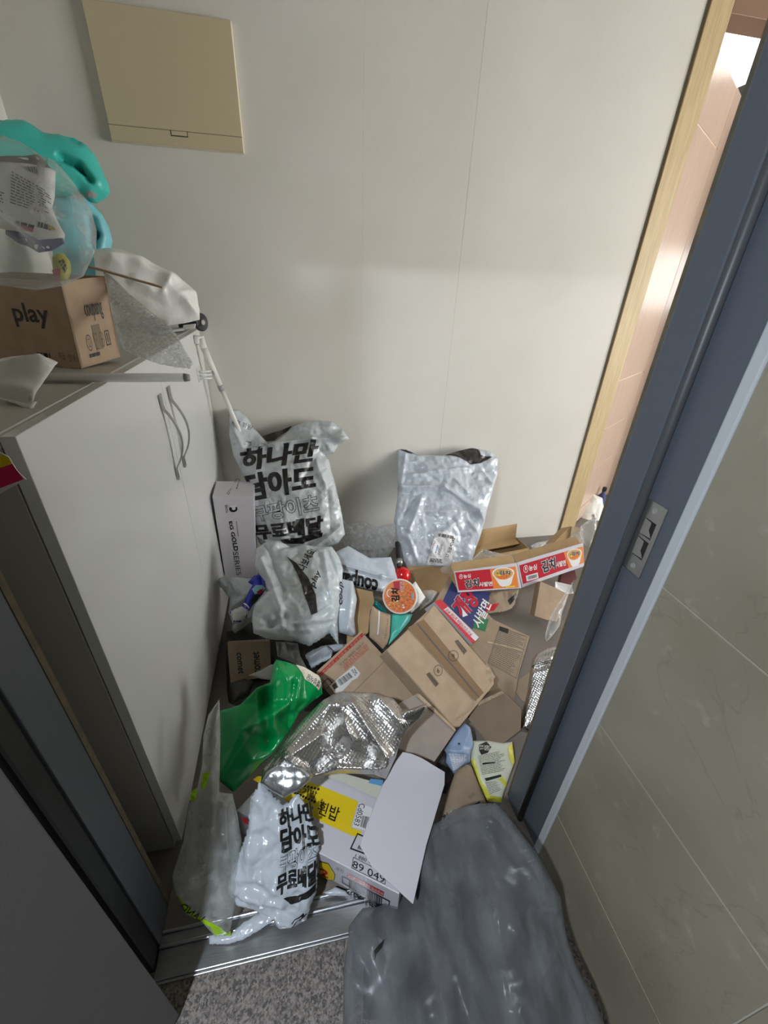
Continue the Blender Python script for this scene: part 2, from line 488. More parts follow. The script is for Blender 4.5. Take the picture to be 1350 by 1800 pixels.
def granite():
    m, n, b = nt('granite'); b.inputs['Roughness'].default_value = 0.45
    tc = n.nodes.new('ShaderNodeTexCoord')
    v = n.nodes.new('ShaderNodeTexVoronoi'); v.inputs['Scale'].default_value = 260; n.links.new(tc.outputs['Object'], v.inputs['Vector'])
    t = n.nodes.new('ShaderNodeTexNoise'); t.inputs['Scale'].default_value = 90; t.inputs['Detail'].default_value = 6; n.links.new(tc.outputs['Object'], t.inputs['Vector'])
    mx = n.nodes.new('ShaderNodeMix'); mx.data_type = 'RGBA'; mx.inputs['Factor'].default_value = 0.6
    n.links.new(v.outputs['Color'], mx.inputs['A']); n.links.new(t.outputs['Fac'], mx.inputs['B'])
    bw = n.nodes.new('ShaderNodeRGBToBW'); n.links.new(mx.outputs['Result'], bw.inputs[0])
    r = n.nodes.new('ShaderNodeValToRGB'); e = r.color_ramp.elements
    e[0].position = 0.36; e[0].color = rgb(72, 67, 64); e[1].position = 0.62; e[1].color = rgb(140, 132, 126)
    k = e.new(0.48); k.color = rgb(108, 101, 97)
    n.links.new(bw.outputs[0], r.inputs[0]); n.links.new(r.outputs[0], b.inputs['Base Color'])
    return m
GRANITE = granite()
def marble():
    m, n, b = nt('beige_marble_tile'); b.inputs['Roughness'].default_value = 0.28
    tx, src = noise_col(n, b, rgb(136, 130, 114), rgb(158, 152, 136), 3.2, 8, ramp=(0.3, 0.72))
    v = n.nodes.new('ShaderNodeTexNoise'); v.inputs['Scale'].default_value = 2.2; v.inputs['Detail'].default_value = 7; v.inputs['Distortion'].default_value = 1.2
    n.links.new(src, v.inputs['Vector'])
    r = n.nodes.new('ShaderNodeValToRGB'); e = r.color_ramp.elements
    e[0].position = 0.496; e[0].color = (0, 0, 0, 1); e[1].position = 0.504; e[1].color = (0, 0, 0, 1); k = e.new(0.5); k.color = (0.25, 0.25, 0.25, 1)
    n.links.new(v.outputs['Fac'], r.inputs[0])
    mx = n.nodes.new('ShaderNodeMix'); mx.data_type = 'RGBA'
    cr = [x for x in n.nodes if x.type == 'VALTORGB'][0]
    n.links.new(r.outputs[0], mx.inputs['Factor']); n.links.new(cr.outputs[0], mx.inputs['A']); mx.inputs['B'].default_value = rgb(100, 88, 68)
    sp = n.nodes.new('ShaderNodeTexNoise'); sp.inputs['Scale'].default_value = 26; sp.inputs['Detail'].default_value = 5; n.links.new(src, sp.inputs['Vector'])
    r2 = n.nodes.new('ShaderNodeValToRGB'); r2.color_ramp.elements[0].position = 0.62; r2.color_ramp.elements[1].position = 0.74
    r2.color_ramp.elements[1].color = (0.25, 0.25, 0.25, 1); n.links.new(sp.outputs['Fac'], r2.inputs[0])
    m2 = n.nodes.new('ShaderNodeMix'); m2.data_type = 'RGBA'; n.links.new(r2.outputs[0], m2.inputs['Factor']); n.links.new(mx.outputs['Result'], m2.inputs['A'])
    m2.inputs['B'].default_value = rgb(196, 190, 176)
    n.links.new(m2.outputs['Result'], b.inputs['Base Color'])
    return m
MARBLE = marble()
GROUT = mat('pale_grout', rgb(186, 182, 170), 0.8)
FLOOR = mat('vestibule_tile', rgb(112, 105, 99), 0.5, var=rgb(122, 115, 108), vscale=6)
STEEL = mat('brushed_steel', rgb(168, 170, 174), 0.32, 1.0, var=rgb(186, 188, 192), vscale=14, stretch=(2, 60, 2))
FRAME = mat('slate_door_frame', rgb(92, 98, 108), 0.42, 0.0, bumpd=0.0004, bscale=300)
LEAF = mat('grey_door_leaf', rgb(112, 112, 113), 0.5, bumpd=0.0004, bscale=400)
GASKET = mat('rubber_gasket', rgb(74, 76, 80), 0.45)
BLACK = mat('rubber_and_gap_shade', rgb(28, 28, 29), 0.5)
CAULK = mat('white_caulk', rgb(196, 200, 206), 0.5)
DUSTY = mat('dusty_frame_edge', rgb(112, 101, 80), 0.85, var=rgb(94, 88, 78), vscale=40)
PALEWOOD = mat('pale_wood_casing', rgb(196, 174, 132), 0.5, var=rgb(180, 158, 116), vscale=9, stretch=(14, 14, 0.8))
PINKWOOD = mat('pink_wood_panel', rgb(204, 180, 162), 0.3, var=rgb(192, 166, 148), vscale=8, stretch=(16, 16, 0.7), spec=0.6)
GROOVE = mat('light_groove', rgb(226, 206, 186), 0.5)
BROWNWOOD = mat('brown_lintel', rgb(128, 98, 78), 0.5)
CABW = mat('white_gloss_door', rgb(214, 215, 213), 0.11, spec=0.5)
CABS = mat('cream_cabinet_board', rgb(196, 192, 182), 0.5)
CABG = mat('grey_cabinet_side', rgb(172, 170, 166), 0.5)
CHROME = mat('satin_nickel', rgb(176, 176, 176), 0.3, 0.85)
PANEL = mat('cream_panel_cover', rgb(196, 185, 154), 0.35)
PANELS = mat('cream_panel_side', rgb(224, 216, 192), 0.35)
DARKGAP = mat('dark_gap', rgb(128, 118, 102), 0.8)
CARD = mat('brown_cardboard', rgb(178, 153, 128), 0.8, var=rgb(188, 164, 138), vscale=18, bumpd=0.0006, bscale=90)
CARD2 = mat('tan_cardboard', rgb(178, 146, 104), 0.8, var=rgb(188, 157, 116), vscale=14, bumpd=0.0006, bscale=90)
CARDG = mat('greyish_cardboard', rgb(150, 138, 130), 0.8, var=rgb(160, 147, 138), vscale=14, bumpd=0.0006, bscale=80)
CARDD = mat('dull_cardboard', rgb(140, 122, 102), 0.85, var=rgb(150, 132, 111), vscale=12, bumpd=0.0008, bscale=60)
CARDE = mat('torn_card_edge', rgb(190, 170, 146), 0.9, var=rgb(160, 138, 112), vscale=60)
TAPE = mat('brown_packing_tape', rgb(138, 110, 82), 0.22, spec=0.6)
WCARD = mat('white_coated_card', rgb(200, 197, 204), 0.45, bumpd=0.0004, bscale=40)
GCARD = mat('pale_grey_card', rgb(196, 196, 184), 0.6)
MAIL = crinkle(mat('grey_poly_mailer', rgb(194, 201, 205), 0.23, spec=0.6))
MAILB = crinkle(mat('blue_grey_poly_mailer', rgb(190, 197, 206), 0.23, spec=0.6))
MAILD = mat('black_mailer_lining', rgb(44, 40, 40), 0.3, bumpd=0.003, bscale=50)
INK = mat('black_ink', rgb(26, 25, 26), 0.4)
INKG = mat('grey_ink', rgb(96, 90, 84), 0.7)
INKB = mat('blue_ink', rgb(92, 150, 200), 0.5)
INKR = mat('red_ink', rgb(190, 44, 44), 0.5)
WHITE = mat('white_print', rgb(222, 221, 222), 0.45)
YELL = mat('yellow_print', rgb(226, 196, 24), 0.45)
RED = mat('red_print', rgb(184, 32, 50), 0.35)
ORAN = mat('orange_print', rgb(222, 128, 58), 0.4)
ORA2 = mat('soup_orange_print', rgb(214, 160, 84), 0.4)
BROTH = mat('kimchi_red_print', rgb(196, 74, 40), 0.4, var=rgb(226, 140, 60), vscale=160)
GREENP = mat('green_print', rgb(112, 150, 60), 0.5)
NAVY = mat('navy_print', rgb(48, 56, 104), 0.5)
GRN = mat('dark_green_print', rgb(38, 112, 72), 0.5)
FOIL = mat('silver_bubble_foil', rgb(200, 198, 196), 0.27, 1.0, bumpd=0.0022, bscale=130)
FOIL2 = mat('bare_silver_foil', rgb(196, 198, 204), 0.28, 1.0, bumpd=0.003, bscale=60)
GREEN = crinkle(mat('green_plastic', rgb(0, 142, 72), 0.24, spec=0.5), 12, 0.003, 0.35)
SLIP = mat('cream_slip_paper', rgb(222, 214, 196), 0.7)
TEAL = mat('teal_plastic', rgb(70, 196, 184), 0.35, spec=0.5)
TEALL = mat('light_blue_plastic', rgb(128, 202, 212), 0.35, spec=0.5)
TEALP = mat('teal_pouch', rgb(86, 196, 178), 0.3)
TEALD = mat('dark_teal_pouch', rgb(16, 122, 122), 0.25)
CLEAR = film_mat('clear_film', rgb(228, 230, 230), 0.03, 0.42, hz=0.16)
CLEARW = film_mat('crumpled_clear_film', rgb(236, 238, 240), 0.12, 0.5, 0.1, 0.006, 40, hz=0.4, trans=0.35)
CLEAR2 = film_mat('bubble_film', rgb(226, 228, 226), 0.14, 0.30, 0.10, 0.003, 120, hz=0.30, trans=0.45)
CLEARB = film_mat('glossy_bag_film', rgb(232, 234, 234), 0.05, 0.42, 0.07, 0.004, 26, hz=0.16, trans=0.3)
HAZY = film_mat('hazy_bag_film', rgb(214, 218, 216), 0.07, 0.5, 0.15, 0.004, 30, hz=0.25)
SMOKE = film_mat('grey_bag_film', rgb(132, 135, 140), 0.26, 0.30, 0.3, 0.0015, 7, (0.38, 0.66), 0.34, 0.4, (3.0, 0.9, 1.5))
crinkle(SMOKE, 13, 0.005, 0.4)
MILKY = film_mat('milky_bag_film', rgb(238, 238, 235), 0.82, 0.2, 0.35, 0.004, 18, hz=0.15)
LIME = mat('lime_print', rgb(168, 214, 24), 0.35)
WBAG = mat('white_plastic_bag', rgb(228, 227, 222), 0.35, bumpd=0.002, bscale=24)
WPLAS = mat('white_plastic', rgb(226, 226, 222), 0.3)
GPLAS = mat('grey_plastic', rgb(160, 160, 160), 0.35)
BPLAS = mat('black_plastic', rgb(30, 30, 31), 0.4)
LENS = film_mat('clear_clip_plastic', rgb(232, 234, 232), 0.25, 0.6, 0.08, 0.0005, 30)
MAROON = mat('maroon_card', rgb(92, 40, 38), 0.5)
REDG = mat('red_gloss_plastic', rgb(206, 22, 26), 0.15, spec=0.6)
BLUEP = mat('blue_snack_foil', rgb(48, 50, 178), 0.22, 0.2, bumpd=0.002, bscale=60)
SILV = mat('silver_snack_seal', rgb(190, 190, 188), 0.3, 0.5, bumpd=0.002, bscale=80)
LBLUE = mat('pale_blue_print', rgb(150, 204, 222), 0.4)
YBAG = mat('pale_bag_plastic', rgb(206, 208, 190), 0.4, bumpd=0.002, bscale=40)
YEDG = mat('yellow_bag_edge', rgb(208, 204, 60), 0.4)
BBAG = mat('pale_blue_bag', rgb(150, 172, 204), 0.4, bumpd=0.002, bscale=40)
PURP = mat('purple_print', rgb(74, 66, 116), 0.35)
OLIVE = mat('olive_print', rgb(176, 172, 40), 0.4)
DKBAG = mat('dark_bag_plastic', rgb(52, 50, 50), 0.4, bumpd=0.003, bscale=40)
PINK = mat('pink_print', rgb(206, 34, 92), 0.5)
LAMPM = emit_mat('lamp_diffuser', (0.84, 0.92, 1, 1), 4.0)
PANELM = emit_mat('panel_diffuser', (1, 0.99, 0.98, 1), 4.0)
DAY = emit_mat('bright_window_pane', (1, 1.0, 0.985, 1), 15.0)
DAY2 = emit_mat('bright_inner_pane', (1, 1.0, 1.0, 1), 3.0)

# outlines of the heap, metres in each piece's own plane (O origin, U V axes, N facing)
D = {
 'trash': {"O":[0.2677,0.3101,0.2],"U":[0.9797,-0.1025,0.1722],"V":[0.0,0.8593,0.5115],"N":[-0.2004,-0.5011,0.8419],"hts":[[-0.2213,0.023,-0.14],[-0.1369,0.0247,-0.16],[-0.0902,0.0547,-0.17],[-0.0306,0.1561,-0.14],[-0.1299,-0.0117,-0.1],[-0.1948,-0.022,-0.09],[-0.0365,0.0728,-0.1],[0.0439,0.1908,-0.07],[0.1339,0.2107,0.0],[0.2063,0.0821,0.03],[0.0944,0.0166,0.05],[0.0934,-0.1175,0.05],[0.2238,-0.0908,0.02],[-0.0728,-0.1061,0.02],[-0.263,-0.0751,-0.06]],"out":[[-0.282,-0.1772],[-0.267,-0.0661],[-0.2558,-0.0008],[-0.2213,0.023],[-0.1369,0.0247],[-0.0902,0.0547],[-0.0306,0.1561],[0.0459,0.1996],[0.1133,0.2136],[0.1504,0.2084],[0.1726,0.1823],[0.2177,0.0963],[0.2407,0.0271],[0.2328,-0.0384],[0.2363,-0.0836],[0.2548,-0.1368],[0.2646,-0.1861],[0.2547,-0.238]],"rid":[[-0.1091,-0.0118,-0.0675,-0.024,0.009,0.012],[-0.0675,-0.024,0.0368,-0.0911,0.012,0.03],[0.0885,0.0672,0.2065,0.0834,0.006,0.008],[0.0885,0.0672,-0.0395,0.0917,-0.006,0.018],[0.0885,0.0672,0.0705,-0.0886,0.009,0.012],[-0.0181,-0.0845,0.0134,-0.1457,-0.006,0.03],[-0.2437,0.012,-0.2036,-0.0622,-0.006,0.012],[-0.1735,0.0548,-0.1928,-0.0156,0.009,0.012],[0.065,0.1817,0.1963,0.1509,-0.006,0.008],[0.0842,-0.0902,0.1854,-0.0413,0.006,0.012],[0.0796,0.1123,0.2102,0.095,0.006,0.018],[-0.1432,0.0212,-0.0987,-0.0614,0.006,0.018],[-0.0641,-0.0314,-0.0525,-0.1128,-0.006,0.03],[-0.0263,-0.0361,0.031,-0.0771,-0.006,0.03],[-0.0795,0.0428,0.0146,-0.0271,-0.006,0.012],[0.1433,0.0447,0.2256,0.019,0.012,0.008],[0.1538,0.0132,0.218,-0.0312,0.006,0.012],[0.0787,-0.0066,0.0769,-0.0827,-0.006,0.012],[0.0282,0.0292,0.002,-0.0396,0.012,0.03],[-0.2134,0.0599,-0.2281,-0.0252,0.012,0.03],[-0.1718,-0.039,-0.1618,-0.0999,-0.006,0.018],[0.2111,-0.0232,0.2221,-0.1003,-0.006,0.012],[0.0914,-0.0977,0.1034,-0.1501,0.012,0.008],[0.1018,0.1986,0.1233,0.1188,0.012,0.012],[0.0317,0.131,0.1186,0.1402,0.012,0.008],[0.1153,0.0181,0.1734,-0.0185,0.009,0.018],[-0.0241,0.0663,0.0658,0.0585,0.012,0.008]],"tear":[[-0.1936,-0.0398],[-0.192,-0.0279],[-0.1789,-0.0208],[-0.1646,-0.0163],[-0.1724,-0.0268],[-0.1843,-0.0323],[-0.1903,-0.0408]]},
 'frontmail': {"O":[-0.1017,0.529,0.17],"U":[0.9987,-0.0375,0.033],"V":[0.0,0.6606,0.7507],"N":[-0.05,-0.7498,0.6598],"out":[[-0.0607,0.1682],[-0.0358,0.1488],[-0.0156,0.1221],[0.0008,0.1079],[0.0365,0.1302],[0.0523,0.1041],[0.0739,0.0344],[0.0848,0.0173],[0.0742,-0.0268],[0.0675,-0.0965],[0.0555,-0.12],[0.041,-0.1536],[0.0119,-0.1592],[-0.0167,-0.1595],[-0.0326,-0.1532],[-0.0398,-0.1324],[-0.0636,-0.1211],[-0.0952,-0.105],[-0.1231,-0.0966],[-0.1307,-0.0846],[-0.1444,-0.0715],[-0.1459,-0.0497],[-0.1373,-0.0256],[-0.1202,0.0047],[-0.0938,0.0643],[-0.0785,0.1432]],"rid":[[-0.0825,0.1516,-0.0925,-0.022,0.012,0.02],[0.0362,0.1263,0.0644,0.0205,-0.012,0.02],[0.0649,0.0281,0.0117,-0.0091,0.012,0.02],[0.0171,0.0127,0.009,-0.0609,-0.01,0.02],[-0.0038,0.016,-0.024,-0.0554,0.012,0.02],[-0.1101,-0.0665,-0.0179,-0.1002,0.022,0.02],[-0.0949,-0.0943,0.0125,-0.1486,0.02,0.02],[-0.1333,-0.0299,-0.0438,-0.0374,0.014,0.02],[-0.046,-0.0882,0.0288,-0.1515,-0.015,0.015],[-0.0079,0.1052,-0.008,0.0167,0.01,0.025],[0.0464,0.0775,-0.018,0.0718,-0.008,0.02],[-0.0642,-0.034,0.023,-0.1072,0.016,0.018],[-0.1225,-0.0752,-0.0672,-0.1098,-0.012,0.014]],"t1":[[-0.0122,0.1039],[0.0697,0.1054],[0.0735,0.0616],[-0.0098,0.0667]],"t2":[[-0.0077,0.0663],[0.0791,0.0491],[0.0838,0.0021],[-0.01,0.0189]],"t3":[[-0.0126,0.008],[0.0748,0.015],[0.0742,-0.0268],[-0.0145,-0.0311]],"t4":[[-0.0209,-0.0337],[0.0742,-0.0268],[0.0704,-0.0711],[-0.0226,-0.0703]],"band":[[-0.0086,-0.08],[0.0241,-0.0891],[0.0689,-0.0745],[0.0677,-0.0928],[0.0276,-0.1007],[0.007,-0.0972]],"sm":[[0.0046,-0.1419],[0.0385,-0.1262],[0.0438,-0.1415],[0.0123,-0.1522]],"inner":[[-0.1231,-0.0966],[-0.0636,-0.1211],[-0.036,-0.1402],[-0.0483,-0.1416],[-0.1,-0.129],[-0.1217,-0.1199]]},
 'sillfilm': {"O":[-0.2559,0.46,0.03],"U":[0.995,-0.0253,0.0971],"V":[0.0,0.9677,0.252],"N":[-0.1003,-0.2507,0.9628],"out":[[-0.0445,-0.0116],[0.0113,-0.0177],[0.0369,-0.0046],[0.0903,0.0121],[0.1343,0.0084],[0.1561,-0.0078],[0.1125,-0.0121],[0.0859,-0.0231],[0.0387,-0.034],[0.0023,-0.0351],[-0.04,-0.0277]]},
 'sillfilm2': {"O":[0.0372,0.4745,0.03],"U":[1.0,0.0,0.0],"V":[-0.0,0.9798,0.2],"N":[0.0,-0.2,0.9798],"out":[[-0.0538,0.0049],[-0.0221,0.0113],[0.0035,-0.0017],[0.0111,-0.0131],[-0.0151,-0.0085],[-0.0412,-0.0033]]},
 'greenclear': {"O":[-0.2667,0.5521,0.18],"U":[0.9524,0.2342,-0.1952],"V":[0.0,0.6402,0.7682],"N":[0.3049,-0.7317,0.6097],"out":[[-0.0349,0.2115],[-0.0312,0.2828],[-0.0182,0.3292],[0.0099,0.3636],[0.0098,0.2583],[0.0044,0.1389],[0.036,0.1249],[0.0468,0.0693],[0.0548,0.0103],[0.0548,-0.0634],[0.0357,-0.1279],[0.0224,-0.1749],[-0.0146,-0.1725],[-0.0474,-0.1252],[-0.0757,-0.1012],[-0.0989,-0.0459],[-0.1052,-0.0139],[-0.0807,0.0512],[-0.0663,0.1319],[-0.0474,0.1632]],"g1":[[-0.1002,-0.0391],[-0.0818,-0.0651],[-0.0538,-0.1036],[-0.0047,-0.1402],[0.0132,-0.169],[0.0234,-0.1732],[0.022,-0.1877],[-0.011,-0.1731],[-0.0252,-0.1363],[-0.0451,-0.1219],[-0.0757,-0.1012]],"g2":[[-0.0662,0.141],[-0.0613,0.1603],[-0.0474,0.1655],[-0.0524,0.1415]],"g3":[[-0.0351,0.1973],[-0.0183,0.2023],[-0.0309,0.1679],[-0.0404,0.1659]],"t1":[[-0.036,-0.1106],[-0.0818,-0.0672],[-0.0885,-0.0815],[-0.0474,-0.121]],"rid":[[-0.0126,0.1344,-0.0383,0.0146,0.02,0.03],[0.0113,0.1226,0.0126,-0.012,0.015,0.02],[-0.065,0.0504,-0.0703,-0.018,0.015,0.03],[-0.0096,0.0501,0.005,-0.1246,0.015,0.03],[-0.0438,0.0976,-0.0564,0.0209,-0.01,0.02]]},
 'rice': {"O":[0.1646,0.4032,0.15],"U":[1.0,0.0,0.0],"V":[0.0,0.9996,-0.03],"N":[0.0,0.03,0.9996],"out":[[-0.4075,0.26],[0.0,0.0],[0.1245,0.2033],[-0.2695,0.3913]],"yel":[[-0.3687,0.3383],[-0.3548,0.3458],[-0.2121,0.3058],[-0.1759,0.2873],[-0.0696,0.224],[-0.0959,0.168],[-0.0967,0.162],[-0.0688,0.1468],[-0.0815,0.1379],[-0.0969,0.1418],[-0.1812,0.1937],[-0.2329,0.233],[-0.2941,0.2822]],"t1":[[-0.175,0.245],[-0.1203,0.2143],[-0.1361,0.1815],[-0.187,0.2139]],"t0":[[-0.2464,0.2997],[-0.1817,0.2716],[-0.19,0.2499],[-0.2465,0.2831]],"code":[[-0.0654,0.2197],[-0.0322,0.1995],[-0.0551,0.1464],[-0.0943,0.1628]],"ct":[[-0.0504,0.2125],[-0.077,0.1605],[-0.0899,0.1678],[-0.067,0.2181]],"bar0":[[-0.0631,0.1854],[-0.0431,0.1775],[-0.0567,0.1507],[-0.0738,0.16]],"fr":[[-0.0826,0.1465],[-0.0286,0.1138],[-0.0435,0.0806],[-0.1071,0.1134]],"bar":[[-0.0821,0.1177],[-0.033,0.0898],[-0.0386,0.0834],[-0.0875,0.111]],"n1":[[-0.0925,0.0999],[-0.0371,0.0678],[-0.0405,0.0613],[-0.0964,0.0932]],"n2":[[-0.1003,0.0873],[-0.0272,0.0403],[-0.0321,0.0259],[-0.1063,0.074]],"fr2":[[-0.1006,0.0947],[-0.024,0.0456],[-0.0304,0.0239],[-0.1078,0.0718]],"seam":[[-0.162,0.3119],[-0.0995,0.2811],[-0.0142,0.2187],[-0.0172,0.2156],[-0.1052,0.2748],[-0.1648,0.3084]],"back":[[-0.1572,0.3085],[-0.1068,0.3072],[0.0104,0.2568],[-0.0142,0.2187],[-0.0998,0.2787]],"bl":[[-0.0241,0.2776],[0.0122,0.2663],[0.0042,0.2507],[-0.0335,0.267]],"cup":[[-0.3922,0.2399],[-0.3761,0.2349],[-0.3701,0.2172],[-0.3839,0.2238]],"ce":[[-0.2064,0.192],[-0.1821,0.1773],[-0.187,0.1701],[-0.2089,0.1842]]},
 'riceside': {"O":[-0.0228,0.5231,0.1464],"U":[0.8423,-0.5388,0.0162],"V":[0.0,0.03,0.9996],"N":[-0.5391,-0.8419,0.0253],"bub":[[0.0006,-0.0396],[0.0286,-0.0271],[0.0472,-0.0681],[0.0437,-0.1041],[0.0253,-0.1223],[-0.0031,-0.1216]],"two":[[0.0026,-0.074],[0.0271,-0.0709],[0.0232,-0.1101],[-0.0029,-0.1166]],"kr":[[0.0508,-0.0241],[0.0726,-0.0184],[0.0698,-0.0416],[0.0478,-0.0448]],"red":[[0.0821,-0.0271],[0.1842,-0.0262],[0.1828,-0.0523],[0.0809,-0.0462]],"rt":[[0.0844,-0.0302],[0.1821,-0.0311],[0.1813,-0.0484],[0.0829,-0.0443]],"fr":[[0.0672,-0.056],[0.2011,-0.0569],[0.1989,-0.1166],[0.0665,-0.0956]],"bar":[[0.0875,-0.0606],[0.1818,-0.0627],[0.1804,-0.1244],[0.0861,-0.1088]],"n":[[0.0871,-0.1146],[0.18,-0.1103],[0.1797,-0.1451],[0.0849,-0.1392]]},
 'riceflap': {"O":[0.1917,0.5186,0.215],"U":[0.9928,0.036,-0.114],"V":[-0.0,0.9536,0.3011],"N":[0.1196,-0.299,0.9467],"out":[[-0.0187,0.1084],[0.0154,0.1455],[0.0399,0.1662],[0.064,0.1589],[0.0916,0.1447],[0.1526,0.1006],[0.143,0.0708],[0.0575,-0.051],[-0.0013,-0.1521],[-0.0089,-0.1449],[-0.0874,-0.0709],[-0.1126,-0.0248],[-0.0873,0.0159],[-0.0332,0.0943]],"crease":[[-0.0329,0.0825],[-0.0003,0.0664],[0.0313,0.0353],[0.0542,-0.0084],[0.0492,-0.0095],[0.0259,0.0323],[-0.0032,0.0637],[-0.035,0.0789]]},
 'foil': {"O":[0.0567,0.7034,0.3],"U":[1.0,0.0,0.0],"V":[-0.0,0.9171,0.3987],"N":[0.0,-0.3987,0.9171],"out":[[-0.2189,-0.0562],[-0.2121,-0.0233],[-0.1447,0.0457],[-0.0911,0.0889],[-0.0459,0.1233],[-0.0118,0.137],[0.0221,0.1415],[0.1221,0.1243],[0.1696,0.0992],[0.1873,0.0705],[0.2118,0.0645],[0.2663,0.0754],[0.2606,0.05],[0.2051,0.0173],[0.1726,-0.0073],[0.1483,-0.0506],[0.1112,-0.0983],[0.0802,-0.0828],[-0.0145,-0.0662],[-0.0838,-0.0621],[-0.0916,-0.0694],[-0.1192,-0.0882],[-0.1623,-0.0978],[-0.1951,-0.0764]],"rid":[[0.0054,0.0855,0.0279,-0.0051,0.03,0.05],[0.0389,0.091,0.1158,-0.0548,0.03,0.03],[0.1185,0.1009,0.1725,0.0219,0.02,0.03],[-0.1757,-0.0201,-0.0259,0.1,0.015,0.03],[-0.1412,-0.0165,-0.0529,0.0254,0.025,0.04],[-0.0786,-0.0565,0.0073,-0.0021,-0.03,0.025],[0.0063,-0.0112,0.0952,-0.0518,-0.02,0.03],[-0.0141,-0.0619,0.1071,-0.0759,0.02,0.02],[-0.1463,-0.0245,-0.0884,-0.055,0.02,0.02],[0.189,0.0497,0.2488,0.062,0.02,0.02],[-0.0063,0.077,-0.0338,0.0039,-0.025,0.03],[-0.2047,-0.0542,-0.1461,-0.0157,0.02,0.02]]},
 'foilend': {"O":[-0.0974,0.629,0.315],"U":[0.995,-0.0552,0.0833],"V":[0.0,0.8336,0.5524],"N":[-0.0999,-0.5496,0.8294],"out":[[-0.0614,0.0014],[-0.0462,0.0259],[-0.0126,0.0399],[0.0208,0.033],[0.049,0.0206],[0.0681,0.0013],[0.0639,-0.0125],[0.0371,-0.0289],[-0.0054,-0.0395],[-0.0374,-0.019]]},
 'green': {"O":[-0.1706,0.8318,0.27],"U":[0.9887,0.0837,-0.1247],"V":[0.0,0.8305,0.557],"N":[0.1502,-0.5507,0.8211],"out":[[-0.1209,-0.1258],[-0.1193,0.0476],[-0.0621,0.0565],[-0.0136,0.0978],[0.0244,0.107],[0.032,0.1533],[0.0427,0.1692],[0.096,0.1523],[0.1308,0.1343],[0.183,0.103],[0.1888,0.0576],[0.1131,0.0132],[0.083,-0.0342],[0.0492,-0.0689],[0.0274,-0.0897],[-0.0787,-0.168]],"tin":[[-0.1209,-0.1258,0],[-0.1193,0.0476,0.0],[0.0174,-0.0545,-0.045],[0.038,0.1668,0.055],[0.119,0.1356,0.035],[0.1896,0.0685,0.0],[-0.0136,0.0978,0.015],[-0.0787,-0.168,-0.04],[0.079,0.0073,-0.005],[0.0918,0.0477,0.05],[0.0713,0.1155,0.06],[-0.056,-0.0146,0.03],[0.0294,0.0138,0.06],[0.1376,0.042,0.02],[0.0273,-0.0945,-0.03],[-0.0621,0.0565,0.01],[0.0826,-0.0442,-0.02],[0.183,0.103,0.03],[0.0136,0.0574,0.0],[-0.0297,-0.095,0.0]],"rid":[[-0.1182,0.0444,0.0185,-0.0522,0.0,0.02],[0.0185,-0.0522,0.0139,0.0785,-0.03,0.03],[0.0404,0.1411,0.0288,-0.0165,0.02,0.03],[-0.109,-0.1188,-0.014,-0.0056,0.012,0.03],[0.0935,0.0908,0.0849,0.0169,-0.02,0.02],[0.1183,0.1215,0.091,0.0266,0.015,0.02],[0.0294,0.0138,0.0907,0.0213,0.015,0.02]],"wt":[[0.1048,0.1502],[0.1299,0.1402],[0.1745,0.1108],[0.183,0.0861],[0.1734,0.0677],[0.1492,0.09],[0.1292,0.1034]],"wtt":[[0.172,0.0734],[0.1321,0.1031],[0.1407,0.119],[0.1797,0.091]]},
 'redbox': {"O":[0.1857,1.2146,0.21],"U":[0.995,0.0403,-0.0916],"V":[0.0,0.9155,0.4024],"N":[0.1001,-0.4004,0.9109],"out":[[0.0011,-0.0009],[0.1872,-0.2526],[0.0033,-0.3693],[-0.1857,-0.1432]],"flap":[[0.0011,-0.0009],[0.0852,-0.1222],[-0.0971,-0.26],[-0.1857,-0.1432]],"band":[[0.0046,-0.0089],[0.0119,-0.0202],[-0.1734,-0.1629],[-0.1802,-0.1522]],"bt":[[-0.1779,-0.1541],[0.0074,-0.011],[0.0109,-0.019],[-0.1743,-0.1618]],"k1":[[-0.0991,-0.1243],[0.0029,-0.0449],[0.0092,-0.0541],[-0.0928,-0.1318]],"r1":[[-0.0872,-0.1289],[0.0131,-0.0533],[0.0176,-0.0611],[-0.0826,-0.1363]],"r2":[[-0.0846,-0.1378],[0.0155,-0.0628],[0.02,-0.0706],[-0.08,-0.1452]],"r3":[[-0.0837,-0.1465],[0.0181,-0.0712],[0.0226,-0.079],[-0.0791,-0.1531]],"lab":[[-0.1439,-0.1989],[-0.045,-0.1347],[-0.0231,-0.1662],[-0.0365,-0.1819],[-0.0585,-0.1897],[-0.0742,-0.2046],[-0.0966,-0.2218],[-0.1275,-0.2249],[-0.1317,-0.2148]],"qr":[[-0.1134,-0.1823],[-0.0656,-0.1586],[-0.0535,-0.1768],[-0.1016,-0.2034]],"lt":[[-0.0574,-0.1491],[-0.0441,-0.1418],[-0.0329,-0.167],[-0.046,-0.1725]],"gr":[[-0.1346,-0.1982],[-0.1192,-0.1894],[-0.1106,-0.2073],[-0.1265,-0.2137]],"frm":[[-0.1682,-0.1849],[-0.1449,-0.1701],[-0.1294,-0.1889],[-0.1621,-0.2163]]},
